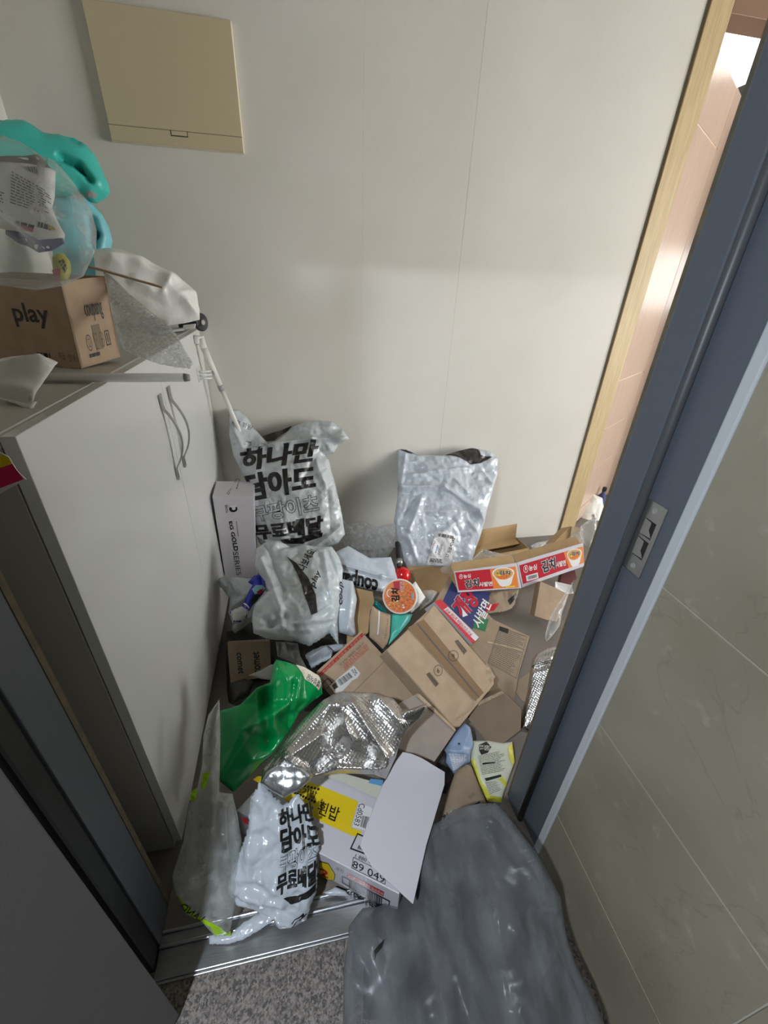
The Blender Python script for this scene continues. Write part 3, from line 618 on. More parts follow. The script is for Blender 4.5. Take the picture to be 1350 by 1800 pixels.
 'tape': {"O":[0.4254,0.9584,0.26],"U":[0.9798,0.0919,-0.1777],"V":[-0.0,0.8882,0.4594],"N":[0.2001,-0.4501,0.8703],"out":[[-0.1851,0.0678],[0.0357,0.2237],[0.2168,-0.0487],[0.2079,-0.0816],[0.0307,-0.2003],[0.0083,-0.196]],"tp":[[-0.0902,0.1406],[-0.0191,0.1695],[0.1537,-0.105],[0.1117,-0.1286]],"seam":[[-0.0548,0.1549],[-0.0489,0.1565],[0.1328,-0.1181],[0.1278,-0.1209]],"flap":[[0.0364,0.2244],[0.2201,-0.0562],[0.1183,-0.1293],[0.0165,0.0156],[-0.0405,0.1511]],"b1":[[0.0857,0.08],[0.1018,0.0866],[0.1287,0.0424],[0.1118,0.0288]],"b2":[[-0.0546,-0.0267],[-0.0398,-0.0189],[-0.0125,-0.0604],[-0.0279,-0.0701]],"c1_":[[0.0513,0.0492],[0.0941,0.0465],[0.0833,0.0079],[0.0412,0.0109]],"c2_":[[-0.0183,0.0024],[0.0159,-0.0002],[0.0066,-0.0368],[-0.027,-0.034]],"wear":[[0.0202,-0.1822],[0.0519,-0.1729],[0.1175,-0.1319],[0.1126,-0.126],[0.0849,-0.1502],[0.033,-0.1708]],"wear2":[[0.1988,-0.0005],[0.2165,-0.0559],[0.1824,-0.0821],[0.1779,-0.0527]]},
 'greybox': {"O":[0.344,0.7998,0.19],"U":[0.9888,0.0632,-0.1353],"V":[0.0,0.9062,0.4229],"N":[0.1493,-0.4181,0.896],"out":[[-0.0086,0.0929],[0.0983,-0.0335],[0.0003,-0.1121],[-0.1485,-0.0444],[-0.0766,0.0705]]},
 'rbox': {"O":[0.6068,0.8098,0.12],"U":[0.9679,-0.183,0.1725],"V":[0.0,0.686,0.7276],"N":[-0.2515,-0.7042,0.664],"out":[[-0.0594,0.066],[0.035,0.094],[0.0684,0.055],[0.0904,0.0312],[0.0769,-0.0353],[-0.0011,-0.0808],[-0.0302,-0.0827],[-0.0968,0.0141]],"edge":[[-0.0607,0.065],[0.0341,0.0957],[0.0385,0.0864],[-0.0554,0.0535]]},
 'blue': {"O":[0.6991,1.1298,0.08],"U":[0.995,0.0323,-0.0949],"V":[-0.0,0.9466,0.3223],"N":[0.1002,-0.3206,0.9419],"out":[[-0.177,0.2317],[-0.0391,0.397],[-0.0213,0.3114],[0.15,0.2983],[0.0786,0.1991],[0.1049,0.1548],[0.2506,0.0621],[0.1283,-0.0937],[0.0571,-0.2074],[0.0171,-0.1578],[-0.1047,-0.19],[-0.0611,0.0548]],"bl":[[-0.1116,0.2624],[-0.0345,0.3681],[-0.0218,0.3096],[0.1475,0.2966],[0.077,0.1949],[0.0227,0.1603],[-0.0137,0.1137],[-0.0445,0.1565]],"gr":[[-0.0092,0.1198],[0.0162,0.1607],[0.0823,0.158],[0.0429,0.1]],"t1":[[-0.0796,0.2384],[0.0305,0.3335],[0.0719,0.2482],[-0.0405,0.1678]],"t2":[[-0.0057,0.151],[0.0893,0.2629],[0.1219,0.2267],[0.0231,0.1091]],"info":[[0.1199,0.1164],[0.2374,0.0614],[0.1084,-0.1128],[0.0043,-0.0396]],"hd":[[0.1214,0.1204],[0.161,0.1028],[0.1483,0.0818],[0.1121,0.1006]],"cre":[[0.0387,0.0546],[0.1868,0.0041],[0.183,-0.0009],[0.036,0.0494]]},
 'torn': {"O":[0.8686,1.3494,0.13],"U":[1.0,0.0,0.0],"V":[-0.0,0.8645,0.5026],"N":[0.0,-0.5026,0.8645],"out":[[-0.0849,0.0178],[-0.03,0.0643],[0.0321,0.0698],[0.1191,0.073],[0.0711,0.0014],[0.039,-0.0238],[0.002,-0.0283],[-0.0389,-0.0267],[-0.0745,-0.0284]],"red":[[-0.0823,0.0062],[-0.0036,0.0121],[-0.043,-0.0206],[-0.0949,-0.0178]],"dk":[[0.0415,0.0219],[0.0936,0.0517],[0.0939,0.034],[0.0461,-0.0017]]},
 'strip': {"O":[0.5921,1.2071,0.2],"U":[0.8927,0.1769,-0.4144],"V":[-0.0,0.9197,0.3926],"N":[0.4506,-0.3505,0.8211],"out":[[-0.0993,0.0836],[-0.0585,0.1034],[0.1082,-0.0552],[0.058,-0.0882]],"r1":[[-0.0993,0.0836],[-0.0585,0.1034],[-0.0259,0.0711],[-0.0666,0.0483]],"tx":[[0.0775,-0.0418],[-0.0289,0.0623],[-0.055,0.0465],[0.0532,-0.0582]],"r2":[[-0.0666,0.0483],[-0.0554,0.054],[0.0767,-0.0734],[0.058,-0.0882]],"r3":[[0.0861,-0.0699],[0.1082,-0.0552],[0.058,-0.0882],[0.0536,-0.082]]},
 'cartL': {"O":[0.8088,1.4196,0.24],"U":[0.9968,-0.0728,0.034],"V":[-0.0,0.4229,0.9062],"N":[-0.0803,-0.9033,0.4215],"out":[[-0.1551,0.047],[0.1491,0.0665],[0.1709,-0.0559],[-0.1388,-0.0531]],"fld":[[-0.1485,0.0426],[0.1412,0.0501],[0.1564,-0.0508],[-0.134,-0.0439]],"wht":[[-0.1549,0.0526],[0.1491,0.0676],[0.1487,0.0479],[-0.1497,0.0411]],"org":[[0.0175,0.0459],[0.1429,0.05],[0.157,-0.0491],[0.0322,-0.0482]],"cup":[[0.0165,0.0516],[0.1383,0.0503],[0.1305,-0.0386],[0.0552,-0.0471]],"nm":[[-0.1043,0.0015],[-0.0395,0.0068],[-0.0384,-0.0326],[-0.1008,-0.0335]],"sm":[[-0.0355,-0.012],[0.0262,-0.0127],[0.0268,-0.0336],[-0.0349,-0.0329]],"lg":[[-0.1107,0.0299],[-0.0767,0.0319],[-0.0756,0.0134],[-0.1096,0.0119]],"egg":[[-0.1314,0.0325],[-0.1134,0.0329],[-0.113,0.0105],[-0.131,0.0102]],"gn":[[0.0899,-0.0412],[0.1363,-0.0402],[0.1373,-0.0471],[0.091,-0.047]]},
 'cartR': {"O":[1.1521,1.4597,0.25],"U":[0.9928,-0.1087,0.0507],"V":[0.0,0.4229,0.9062],"N":[-0.12,-0.8996,0.4198],"out":[[-0.1607,0.0275],[0.1747,0.1046],[0.1786,-0.0122],[-0.1367,-0.0985]],"fld":[[-0.1492,0.0127],[0.1733,0.0883],[0.1763,0.0057],[-0.1322,-0.0811]],"org":[[0.0743,0.0648],[0.1733,0.0883],[0.1763,0.0057],[0.1003,-0.0162]],"cup":[[0.0834,0.0759],[0.1685,0.0827],[0.1636,0.0006],[0.1063,-0.0195]],"nm":[[-0.0395,0.0247],[0.0292,0.0411],[0.0315,-0.0149],[-0.0303,-0.0316]],"sm":[[0.0349,0.0173],[0.0828,0.0261],[0.0849,-0.0005],[0.0357,-0.0092]],"lg":[[-0.102,0.0081],[-0.0634,0.0145],[-0.0621,-0.012],[-0.1013,-0.0184]],"egg":[[-0.1304,0.0098],[-0.1066,0.0142],[-0.105,-0.024],[-0.1287,-0.0272]],"bl":[[-0.1178,-0.0408],[-0.0582,-0.0281],[-0.0545,-0.0554],[-0.1142,-0.0693]],"bar":[[-0.1089,-0.0443],[-0.0625,-0.0355],[-0.0604,-0.0515],[-0.1069,-0.0615]]},
 'cup': {"O":[0.3611,1.2948,0.3],"U":[0.9949,-0.0711,0.0711],"V":[0.0,0.7071,0.7071],"N":[-0.1005,-0.7035,0.7035],"out":[[-0.0731,0.0077],[0.0081,0.0677],[0.0758,-0.008],[-0.0082,-0.0686]],"nm":[[-0.0383,-0.0187],[-0.0309,0.0358],[-0.0004,0.0287],[-0.0048,-0.0185]],"sm":[[0.0013,0.0266],[0.0052,0.0591],[0.0227,0.0573],[0.0138,0.0005]],"bc":[[0.0481,0.0084],[0.0594,0.0052],[0.0561,-0.0211],[0.0447,-0.018]]},
 'mail2': {"O":[-0.0298,1.3116,0.3],"U":[1.0,0.0,0.0],"V":[-0.0,0.867,0.4983],"N":[0.0,-0.4983,0.867],"out":[[-0.1933,0.253],[-0.1461,0.2831],[-0.0921,0.2855],[-0.0447,0.2538],[0.0161,0.2555],[0.0768,0.2434],[0.1322,0.2387],[0.1587,0.1882],[0.1695,0.127],[0.1543,0.045],[0.1387,-0.027],[0.1243,-0.0901],[0.1215,-0.1823],[0.0898,-0.1316],[0.0494,-0.1547],[0.0102,-0.1729],[-0.0372,-0.15],[-0.0904,-0.1383],[-0.1486,-0.1261],[-0.1961,-0.0988],[-0.203,-0.0424],[-0.1943,0.0084],[-0.1418,0.0625],[-0.1528,0.1067],[-0.1801,0.1503],[-0.1928,0.1739]],"slit":[[-0.0617,0.1912],[-0.0245,0.1582],[0.0192,0.0899],[0.0465,0.0128],[0.0488,-0.0644],[0.0244,-0.0704],[0.0107,-0.0134],[-0.0013,0.0299],[-0.0106,0.074],[-0.0261,0.1197],[-0.0421,0.1599]],"t1":[[-0.0225,0.1353],[0.0326,0.2232],[0.0618,0.2036],[0.0118,0.116]],"t2":[[0.0242,0.055],[0.0562,0.1169],[0.0758,0.1002],[0.0497,0.0357]],"t3":[[0.1381,-0.0209],[0.1478,0.0709],[0.1644,0.0692],[0.1554,-0.0227]],"rid":[[-0.164,0.1907,-0.0878,-0.0321,0.02,0.02],[-0.0878,-0.0321,-0.0841,-0.1006,0.015,0.015],[-0.0841,-0.1006,0.099,-0.0873,0.015,0.015],[-0.1404,0.2484,-0.0748,0.0375,-0.015,0.02],[-0.1474,0.0631,-0.0886,-0.0664,0.015,0.02],[-0.1914,-0.0209,-0.1269,-0.0846,-0.018,0.02],[-0.1269,-0.0846,-0.0774,-0.0563,-0.018,0.02],[-0.1961,-0.0988,0.013,-0.1228,0.012,0.015],[0.0912,0.1875,0.1132,-0.054,0.01,0.02],[0.1104,0.1993,0.1472,0.0646,-0.01,0.015],[0.0266,-0.0792,0.0972,-0.0404,0.012,0.012],[-0.0447,0.2538,-0.1231,0.2134,-0.012,0.02],[0.0536,-0.0937,0.1329,-0.0264,-0.01,0.015],[-0.0469,-0.1215,0.1097,-0.0942,-0.01,0.012],[0.0705,-0.0138,0.1398,-0.0151,-0.006,0.01]]},
 'mail2b': {"O":[0.137,1.2684,0.24],"U":[1.0,0.0,0.0],"V":[-0.0,0.8336,0.5524],"N":[0.0,-0.5524,0.8336],"out":[[-0.0181,0.1675],[0.0409,0.1498],[0.0486,0.0704],[0.0285,-0.0097],[0.0286,-0.0713],[0.0146,-0.0775],[-0.0446,-0.0544],[-0.0468,0.048]],"rid":[[0.034,0.1287,-0.0025,-0.0504,0.008,0.02]]},
 'mail1': {"O":[-0.2799,1.7772,0.27],"U":[0.9923,-0.1123,0.0529],"V":[-0.0,0.4265,0.9045],"N":[-0.1241,-0.8975,0.4232],"out":[[-0.0515,0.6476],[-0.0375,0.6741],[-0.0042,0.6695],[0.0334,0.6309],[0.0507,0.5895],[0.0946,0.5401],[0.1262,0.5045],[0.1755,0.5264],[0.2341,0.5856],[0.3041,0.6082],[0.3731,0.611],[0.4349,0.6052],[0.481,0.5621],[0.5131,0.5124],[0.4558,0.4837],[0.4328,0.4465],[0.3871,0.4381],[0.4067,0.4164],[0.4258,0.3247],[0.4448,0.2253],[0.4576,0.1395],[0.4652,0.0462],[0.4289,0.0053],[0.3785,-0.0098],[0.3346,-0.0359],[0.2495,-0.0453],[0.1933,-0.0455],[0.1151,-0.0659],[0.0771,-0.0101],[0.0456,0.0344],[0.0314,0.1271],[0.0301,0.3019],[-0.0067,0.3591],[-0.047,0.4572],[-0.06,0.5532]],"t1":[[0.002,0.479],[0.3669,0.5081],[0.339,0.4125],[0.005,0.3793]],"t2":[[0.0137,0.3581],[0.3445,0.3879],[0.338,0.2799],[0.0325,0.2392]],"t3":[[0.0337,0.2077],[0.3484,0.2548],[0.3524,0.1699],[0.0564,0.1398]],"t4":[[0.0364,0.1198],[0.3651,0.148],[0.3585,0.0701],[0.0608,0.0548]],"band":[[0.1683,0.0523],[0.2627,0.0541],[0.2701,0.0608],[0.3634,0.0698],[0.3572,0.0487],[0.2786,0.0282],[0.2677,0.0217],[0.17,0.0259]],"s1":[[0.2038,0.0075],[0.2913,0.006],[0.2907,-0.004],[0.2031,-0.0032]],"top":[[0.0255,0.5225],[0.133,0.5042],[0.1239,0.4703],[0.0163,0.4887]],"u1":[[-0.0242,0.6263],[0.0511,0.5963],[0.0461,0.5727],[-0.0294,0.6029]],"mouth":[[0.0981,0.5413],[0.1783,0.5674],[0.231,0.5906],[0.2374,0.5835],[0.1907,0.5498],[0.1544,0.5171],[0.1201,0.5151]],"hts":[[-0.0515,0.6476,0.0],[0.0334,0.6309,0.0],[0.0507,0.5895,-0.02],[0.1262,0.5045,0.02],[0.2341,0.5856,-0.03],[0.4416,0.6015,-0.04],[0.5131,0.5124,0],[0.2161,0.3068,0.05],[0.0789,0.3135,0.03],[0.3853,0.2283,0.02],[0.2025,0.0965,0.05],[0.1938,-0.0384,0],[0.1151,-0.0659,0],[0.4576,0.1395,0],[-0.047,0.4572,0]],"rid":[[0.1326,0.4974,0.3398,0.5162,0.03,0.02],[0.3398,0.5162,0.499,0.5095,0.03,0.02],[0.2476,0.5817,0.44,0.5741,0.015,0.02],[0.01,0.4958,-0.0358,0.6065,0.02,0.02],[0.3243,0.4892,0.3955,0.2841,0.015,0.03],[0.3955,0.2841,0.3981,0.0857,-0.012,0.03],[0.0485,0.0767,0.1882,-0.0166,0.03,0.02],[0.2935,-0.0156,0.4478,0.0901,0.025,0.02],[0.2089,0.195,0.1729,0.0698,0.01,0.04],[0.3482,0.4259,0.2869,0.3313,-0.01,0.02],[0.0778,0.3966,0.0387,0.1337,0.012,0.03],[0.1794,0.1684,0.2137,0.0533,-0.008,0.02],[-0.0182,0.3872,0.0443,0.5012,-0.015,0.02]]},
 'mail3': {"O":[0.3001,1.5321,0.27],"U":[1.0,0.0,0.0],"V":[-0.0,0.867,0.4983],"N":[0.0,-0.4983,0.867],"out":[[-0.1851,0.0982],[-0.1144,0.1297],[-0.0203,0.0576],[0.0827,0.0536],[0.0924,-0.015],[0.0967,-0.0796],[0.0545,-0.0824],[0.0131,-0.1141],[-0.072,-0.0871],[-0.1599,-0.0577],[-0.1731,0.0099]],"t1":[[-0.009,-0.1071],[-0.2093,-0.0322],[-0.1982,0.023],[0.0029,-0.0458]],"rid":[[-0.1521,0.0223,0.019,-0.0509,0.018,0.02],[0.019,-0.0509,0.0843,-0.0643,0.012,0.02],[-0.116,0.1147,0.0801,0.0374,-0.008,0.03],[-0.1659,-0.0537,0.011,-0.1057,0.012,0.015]]},
 'mailR': {"O":[0.4419,1.6625,0.2],"U":[0.995,-0.0714,0.0705],"V":[-0.0,0.703,0.7112],"N":[-0.1003,-0.7076,0.6994],"out":[[0.0691,0.6136],[0.1168,0.6045],[0.1708,0.5668],[0.3056,0.5474],[0.3877,0.5668],[0.4699,0.5812],[0.5194,0.5772],[0.5858,0.5538],[0.6155,0.5114],[0.5938,0.4199],[0.5465,0.3326],[0.486,0.2096],[0.4227,0.0626],[0.3755,-0.041],[0.256,-0.0473],[0.1469,-0.0409],[0.0391,-0.0302],[0.0062,-0.0025],[0.0094,0.1024],[-0.0017,0.2066],[0.0311,0.3288],[0.0542,0.4862]],"mouth":[[0.3097,0.5418],[0.3869,0.5616],[0.4699,0.5812],[0.5078,0.5675],[0.5115,0.5304],[0.5739,0.5148],[0.493,0.4799],[0.4433,0.4789],[0.3896,0.5145]],"mouth2":[[0.0785,0.6108],[0.1168,0.6045],[0.1708,0.5668],[0.1137,0.5787]],"lab":[[0.1977,0.1264],[0.307,0.0925],[0.2578,-0.0475],[0.1393,-0.0293]],"l1":[[0.2525,-0.0087],[0.2991,0.0839],[0.2813,0.0903],[0.2353,-0.0006]],"b1":[[0.2068,0.1115],[0.2866,0.0944],[0.2808,0.081],[0.203,0.0978]],"b2":[[0.1547,-0.0173],[0.2217,-0.0303],[0.2246,-0.0106],[0.1617,0.0002]],"l2":[[0.1629,0.0092],[0.1952,0.0752],[0.1866,0.0807],[0.1544,0.0146]],"l3":[[0.209,0.0093],[0.2365,0.0712],[0.2233,0.0771],[0.196,0.0151]],"blu":[[0.1902,0.0203],[0.2094,0.0645],[0.2033,0.067],[0.185,0.0226]],"hts":[[0.0691,0.6136,-0.0],[0.6085,0.512,-0.0],[0.3139,0.5363,0.02],[0.2662,0.2104,0.06],[0.0777,0.2087,0.04],[0.4511,0.1741,0.04],[0.1845,-0.0338,0.0],[0.3692,-0.034,0],[0.0067,0.0019,0]],"rid":[[0.0603,0.3754,0.2669,0.3473,0.028,0.03],[0.2669,0.3473,0.4449,0.1939,0.028,0.03],[0.1456,0.299,0.0708,0.1525,0.022,0.03],[0.2655,0.3375,0.3755,0.2392,-0.012,0.02],[0.109,0.2345,0.4275,0.2052,0.012,0.03],[0.426,0.1957,0.4573,0.1542,0.02,0.03],[0.0294,0.1942,0.1163,0.2919,-0.016,0.02],[0.1827,0.0857,0.3694,0.2009,0.012,0.03],[0.097,0.4421,0.4489,0.4527,0.012,0.02],[0.4489,0.4527,0.5821,0.4209,-0.012,0.02],[0.3411,0.3908,0.3878,0.3167,0.01,0.015],[0.0781,0.5249,0.2631,0.3875,-0.012,0.03],[0.4913,0.4697,0.5465,0.3326,0.012,0.02],[0.1022,0.5641,0.0509,0.3762,0.016,0.02],[0.3664,0.1819,0.4259,0.0811,0.01,0.02],[0.29,0.1794,0.3329,0.09,-0.01,0.02],[0.0954,-0.0159,0.0571,0.1164,0.012,0.02]]},
 'eg': {"O":[-0.4023,1.7,0.179],"U":[0.9992,0.04,0.0],"V":[-0.0,0.0,1.0],"N":[0.04,-0.9992,0.0],"out":[[0.0096,0.4256],[0.1797,0.4117],[0.1459,-0.0349],[0.0006,-0.0138]],"t1":[[0.0733,0.2968],[0.0805,0.1372],[0.0613,0.1371],[0.0597,0.2951]],"t2":[[0.0778,0.1311],[0.0755,-0.0049],[0.0537,-0.0052],[0.0543,0.1323]],"lg":[[0.0722,0.3773],[0.1066,0.3742],[0.1022,0.3405],[0.0676,0.3438]],"en":[[0.0654,0.38],[0.0611,0.3407],[0.054,0.3414],[0.0545,0.3788]],"ln":[[0.0926,0.2948],[0.0908,0.2132],[0.0884,0.2135],[0.0902,0.2951]]},
 'egtop': {"O":[-0.3927,1.7004,0.6046],"U":[1.0,0.0,0.0],"V":[0.0,1.0,0.0],"N":[0.0,0.0,1.0],"t1":[[0.0776,0.1706],[0.0686,0.0081],[0.0553,0.0194],[0.0901,0.174]],"s":[[0.0963,0.1765],[0.0964,0.0542],[0.0872,0.0553],[0.0931,0.1769]]},
 'crump': {"O":[-0.2871,1.4969,0.22],"U":[0.9949,0.0512,-0.087],"V":[0.0,0.8619,0.507],"N":[0.1009,-0.5044,0.8575],"out":[[-0.1126,0.0614],[-0.109,0.0816],[-0.0799,0.0903],[-0.029,0.0797],[0.0316,0.0737],[0.0646,0.0666],[0.0926,-0.0023],[0.0418,-0.0587],[0.0332,-0.1063],[0.0201,-0.1288],[-0.036,-0.1656],[-0.0494,-0.1508],[-0.0457,-0.128],[-0.0627,-0.075],[-0.0604,-0.0121],[-0.1005,0.0404]],"rid":[[-0.0799,0.0903,-0.027,-0.0044,0.03,0.02],[-0.052,0.0784,-0.0632,0.0029,-0.02,0.015],[-0.1054,0.0508,-0.0684,0.0233,0.02,0.02],[-0.063,-0.002,0.0187,-0.0225,0.025,0.025],[-0.041,-0.1423,0.0199,-0.1147,0.015,0.02],[-0.0564,-0.0659,-0.0036,-0.0407,0.02,0.02]]},
 'snack': {"O":[-0.2517,1.4203,0.265],"U":[0.9886,0.0762,-0.1296],"V":[0.0,0.8619,0.507],"N":[0.1504,-0.5013,0.8521],"out":[[-0.0848,-0.0566],[-0.0682,-0.0508],[-0.0304,-0.0345],[-0.0222,-0.0115],[-0.0054,0.0308],[0.0076,0.0547],[-0.0103,0.0678],[0.014,0.0969],[0.0389,0.1011],[0.0571,0.0878],[0.0636,0.0326],[0.0478,0.0089],[0.0127,-0.0275],[-0.0043,-0.0592],[-0.0103,-0.0908],[-0.0333,-0.1028],[-0.0664,-0.1094]],"wht":[[-0.0848,-0.0566],[-0.0682,-0.0508],[-0.0304,-0.0345],[-0.0043,-0.0569],[-0.0103,-0.0908],[-0.0333,-0.1028],[-0.0664,-0.1094]],"str":[[-0.0271,-0.03],[-0.0242,-0.0255],[-0.0023,-0.0477],[-0.0052,-0.0536]],"str2":[[-0.0337,-0.0413],[-0.0304,-0.0354],[-0.0043,-0.0569],[-0.0077,-0.0627]],"sun":[[0.0056,0.0303],[0.021,0.0468],[0.0479,0.0431],[0.0614,0.0327],[0.0478,0.0138],[0.0168,0.0056]],"rd":[[0.0256,0.0148],[0.0389,0.0264],[0.0524,0.0282],[0.0501,0.0137],[0.0367,0.0046]],"dk":[[0.0017,-0.0175],[0.0168,0.0056],[0.0434,0.0067],[0.0257,-0.0187],[0.0084,-0.0367]]},
 'comet': {"O":[-0.2527,1.2112,0.11],"U":[0.995,0.0796,-0.0597],"V":[0.0,0.6,0.8],"N":[0.0995,-0.796,0.597],"out":[[-0.0827,0.0869],[0.0781,0.0742],[0.0777,-0.0194],[0.0587,-0.0629],[-0.0764,-0.0668]],"t1":[[-0.0308,0.0423],[-0.0268,-0.0374],[-0.0449,-0.0347],[-0.0499,0.0449]],"t2":[[0.0119,-0.0432],[0.0114,0.0385],[0.0334,0.0376],[0.038,-0.043]]},
 'dark': {"O":[-0.0813,1.2995,0.03],"U":[1.0,0.0,0.0],"V":[-0.0,0.9684,0.2496],"N":[0.0,-0.2496,0.9684],"out":[[-0.2965,0.1477],[-0.1226,0.1985],[0.1065,0.1549],[0.367,0.1223],[0.4337,-0.0845],[0.2538,-0.2968],[-0.09,-0.3851],[-0.2639,-0.1784]]},
 'scrap1': {"O":[0.0239,1.1776,0.13],"U":[1.0,0.0,0.0],"V":[-0.0,0.867,0.4983],"N":[0.0,-0.4983,0.867],"out":[[-0.0637,0.0156],[-0.0372,0.0295],[0.0027,0.0419],[0.0248,0.0437],[0.0469,0.0194],[0.038,-0.0094],[-0.0018,-0.0214],[-0.0412,-0.0392],[-0.0507,-0.0195]],"rid":[[-0.0521,-0.0068,0.0194,0.0313,0.02,0.02],[-0.0272,-0.0182,0.0344,-0.0005,-0.015,0.02]]},
 'scrap2': {"O":[0.0955,1.2198,0.12],"U":[1.0,0.0,0.0],"V":[-0.0,0.867,0.4983],"N":[0.0,-0.4983,0.867],"out":[[-0.0416,0.0186],[-0.0057,0.0188],[0.0346,0.014],[0.0101,-0.0053],[-0.0264,-0.014]]},
 'clearpk': {"O":[-0.0847,1.1823,0.16],"U":[1.0,0.0,0.0],"V":[-0.0,0.867,0.4983],"N":[0.0,-0.4983,0.867],"out":[[-0.0638,0.0551],[-0.024,0.0504],[0.0201,0.0388],[0.0285,-0.0107],[0.053,-0.0629],[0.0223,-0.055],[-0.0016,-0.0317],[-0.0586,-0.0001]],"rid":[[-0.0242,0.0419,-0.0057,-0.0312,0.02,0.02],[0.0093,0.0337,0.0311,-0.0439,0.015,0.015]]},
 'corner': {"O":[-0.1885,1.1172,0.16],"U":[0.9951,0.0494,-0.086],"V":[0.0,0.867,0.4983],"N":[0.0992,-0.4958,0.8627],"out":[[-0.0567,-0.008],[-0.0162,0.005],[0.0253,0.0223],[0.0471,0.0141],[0.0305,-0.0349],[-0.0084,-0.0267]]},
 'blackfilm': {"O":[-0.2774,1.0946,0.08],"U":[0.9807,0.0974,-0.1695],"V":[0.0,0.867,0.4983],"N":[0.1955,-0.4887,0.8503],"out":[[-0.045,0.0414],[0.0053,0.0542],[0.0452,0.0406],[0.0259,-0.008],[-0.0274,-0.0286],[-0.0323,0.0057]]},
 'cardA': {"O":[0.215,1.3163,0.2],"U":[1.0,0.0,0.0],"V":[-0.0,0.7828,0.6222],"N":[0.0,-0.6222,0.7828],"out":[[-0.0428,0.1224],[0.0485,0.0933],[0.0506,0.0487],[0.0251,0.0038],[0.0101,-0.0755],[-0.0256,-0.0978],[-0.0623,-0.1158],[-0.085,-0.1132],[-0.0646,0.0209]]},
 'cardB': {"O":[0.2617,1.2374,0.22],"U":[0.995,0.0597,-0.0796],"V":[0.0,0.8,0.6],"N":[0.0995,-0.597,0.796],"out":[[-0.0171,0.073],[0.0134,0.0474],[0.0572,0.0302],[0.0414,-0.0527],[0.0273,-0.0841],[0.0053,-0.1033],[-0.0181,-0.0758],[-0.0439,-0.0515],[-0.0324,0.0286]],"seam":[[0.0056,0.048],[0.0115,0.0475],[-0.0087,-0.0478],[-0.0145,-0.0472]],"mk":[[0.0365,0.0111],[0.0424,0.0106],[0.022,-0.0654],[0.0115,-0.0716]]},
 'teal': {"O":[0.3263,1.2522,0.18],"U":[0.995,0.0503,-0.0865],"V":[0.0,0.8645,0.5026],"N":[0.1,-0.5001,0.8602],"out":[[-0.0066,0.0478],[0.052,0.0514],[0.0965,0.0419],[0.0785,0.013],[0.0295,-0.0302],[-0.0305,-0.0779],[-0.0165,-0.0145]],"ln":[[0.0621,0.0263],[0.069,0.025],[0.047,-0.0003],[0.0175,-0.0291],[0.0208,-0.0216]],"rid":[[0.0642,0.0262,0.0135,-0.0288,0.012,0.03]]},
 'teal2': {"O":[0.2818,1.3482,0.22],"U":[0.995,0.0597,-0.0796],"V":[0.0,0.8,0.6],"N":[0.0995,-0.597,0.796],"out":[[-0.0166,0.0219],[0.0007,0.0104],[0.0294,-0.0241],[0.0344,-0.0484],[0.0002,-0.0256],[-0.0178,-0.0042]]},
 'flimsy': {"O":[0.4477,1.3077,0.24],"U":[0.995,0.0597,-0.0796],"V":[0.0,0.8,0.6],"N":[0.0995,-0.597,0.796],"out":[[-0.0218,0.0761],[0.0029,0.0951],[0.0377,0.0227],[0.0061,-0.011],[-0.0364,-0.0389],[-0.0475,-0.0302]]},
 'film0': {"O":[0.5306,1.3942,0.17],"U":[0.995,0.0503,-0.0865],"V":[0.0,0.8645,0.5026],"N":[0.1,-0.5001,0.8602],"out":[[-0.0238,0.0476],[0.0226,0.0492],[0.0527,0.0382],[0.0101,-0.0082],[-0.0203,-0.0236],[-0.0607,-0.0465],[-0.031,0.0123]]},
 'clearpile': {"O":[0.3508,1.9,0.1844],"U":[1.0,0.0,0.0],"V":[-0.0,0.6606,0.7507],"N":[0.0,-0.7507,0.6606],"out":[[-0.1722,0.143],[-0.1281,0.0997],[-0.0473,0.1104],[0.03,0.0726],[0.1383,0.0898],[0.1347,0.0164],[0.106,-0.0621],[0.0694,-0.1029],[-0.027,-0.1068],[-0.1397,-0.0427],[-0.1748,0.0073]]},
 'yellow': {"O":[0.5462,0.7099,0.06],"U":[1.0,0.0,0.0],"V":[-0.0,0.9171,0.3987],"N":[0.0,-0.3987,0.9171],"out":[[-0.0411,0.0704],[0.0202,0.0615],[0.0658,0.0479],[0.099,0.0466],[0.0862,-0.0129],[0.0362,-0.0698],[0.0036,-0.1122],[-0.0198,-0.107],[-0.0409,-0.1007],[-0.0575,-0.0554],[-0.0604,0.0156]],"edge":[[-0.0604,0.0156],[-0.049,0.0172],[-0.0463,-0.0446],[-0.0288,-0.0875],[0.0081,-0.0993],[0.0036,-0.1122],[-0.0409,-0.1007],[-0.0575,-0.0554]],"edge2":[[0.0719,0.0297],[0.0983,0.0449],[0.0866,-0.0096],[0.0741,-0.021],[0.0682,-0.0036]],"y3":[[0.0112,-0.0502],[0.0247,-0.0459],[0.0392,-0.0671],[0.0304,-0.0751]],"blob":[[-0.0235,0.054],[0.0073,0.0599],[0.0177,0.0411],[0.0006,0.0266],[-0.0248,0.0237],[-0.0286,0.0377]],"txt1":[[-0.0374,0.0222],[0.0577,0.025],[0.0454,-0.033],[-0.0387,-0.0331]],"txt2":[[-0.0369,-0.0523],[0.0054,-0.0556],[0.0208,-0.0799],[-0.0288,-0.0875]],"bb":[[-0.0354,-0.0415],[0.023,-0.0393],[0.0228,-0.0456],[-0.0322,-0.0499]],"bc":[[-0.028,0.0009],[0.0154,-0.0023],[0.0142,-0.0061],[-0.0294,-0.0038]],"bt":[[0.0105,0.0319],[0.0153,0.0466],[-0.0215,0.0537],[-0.0261,0.039]]},
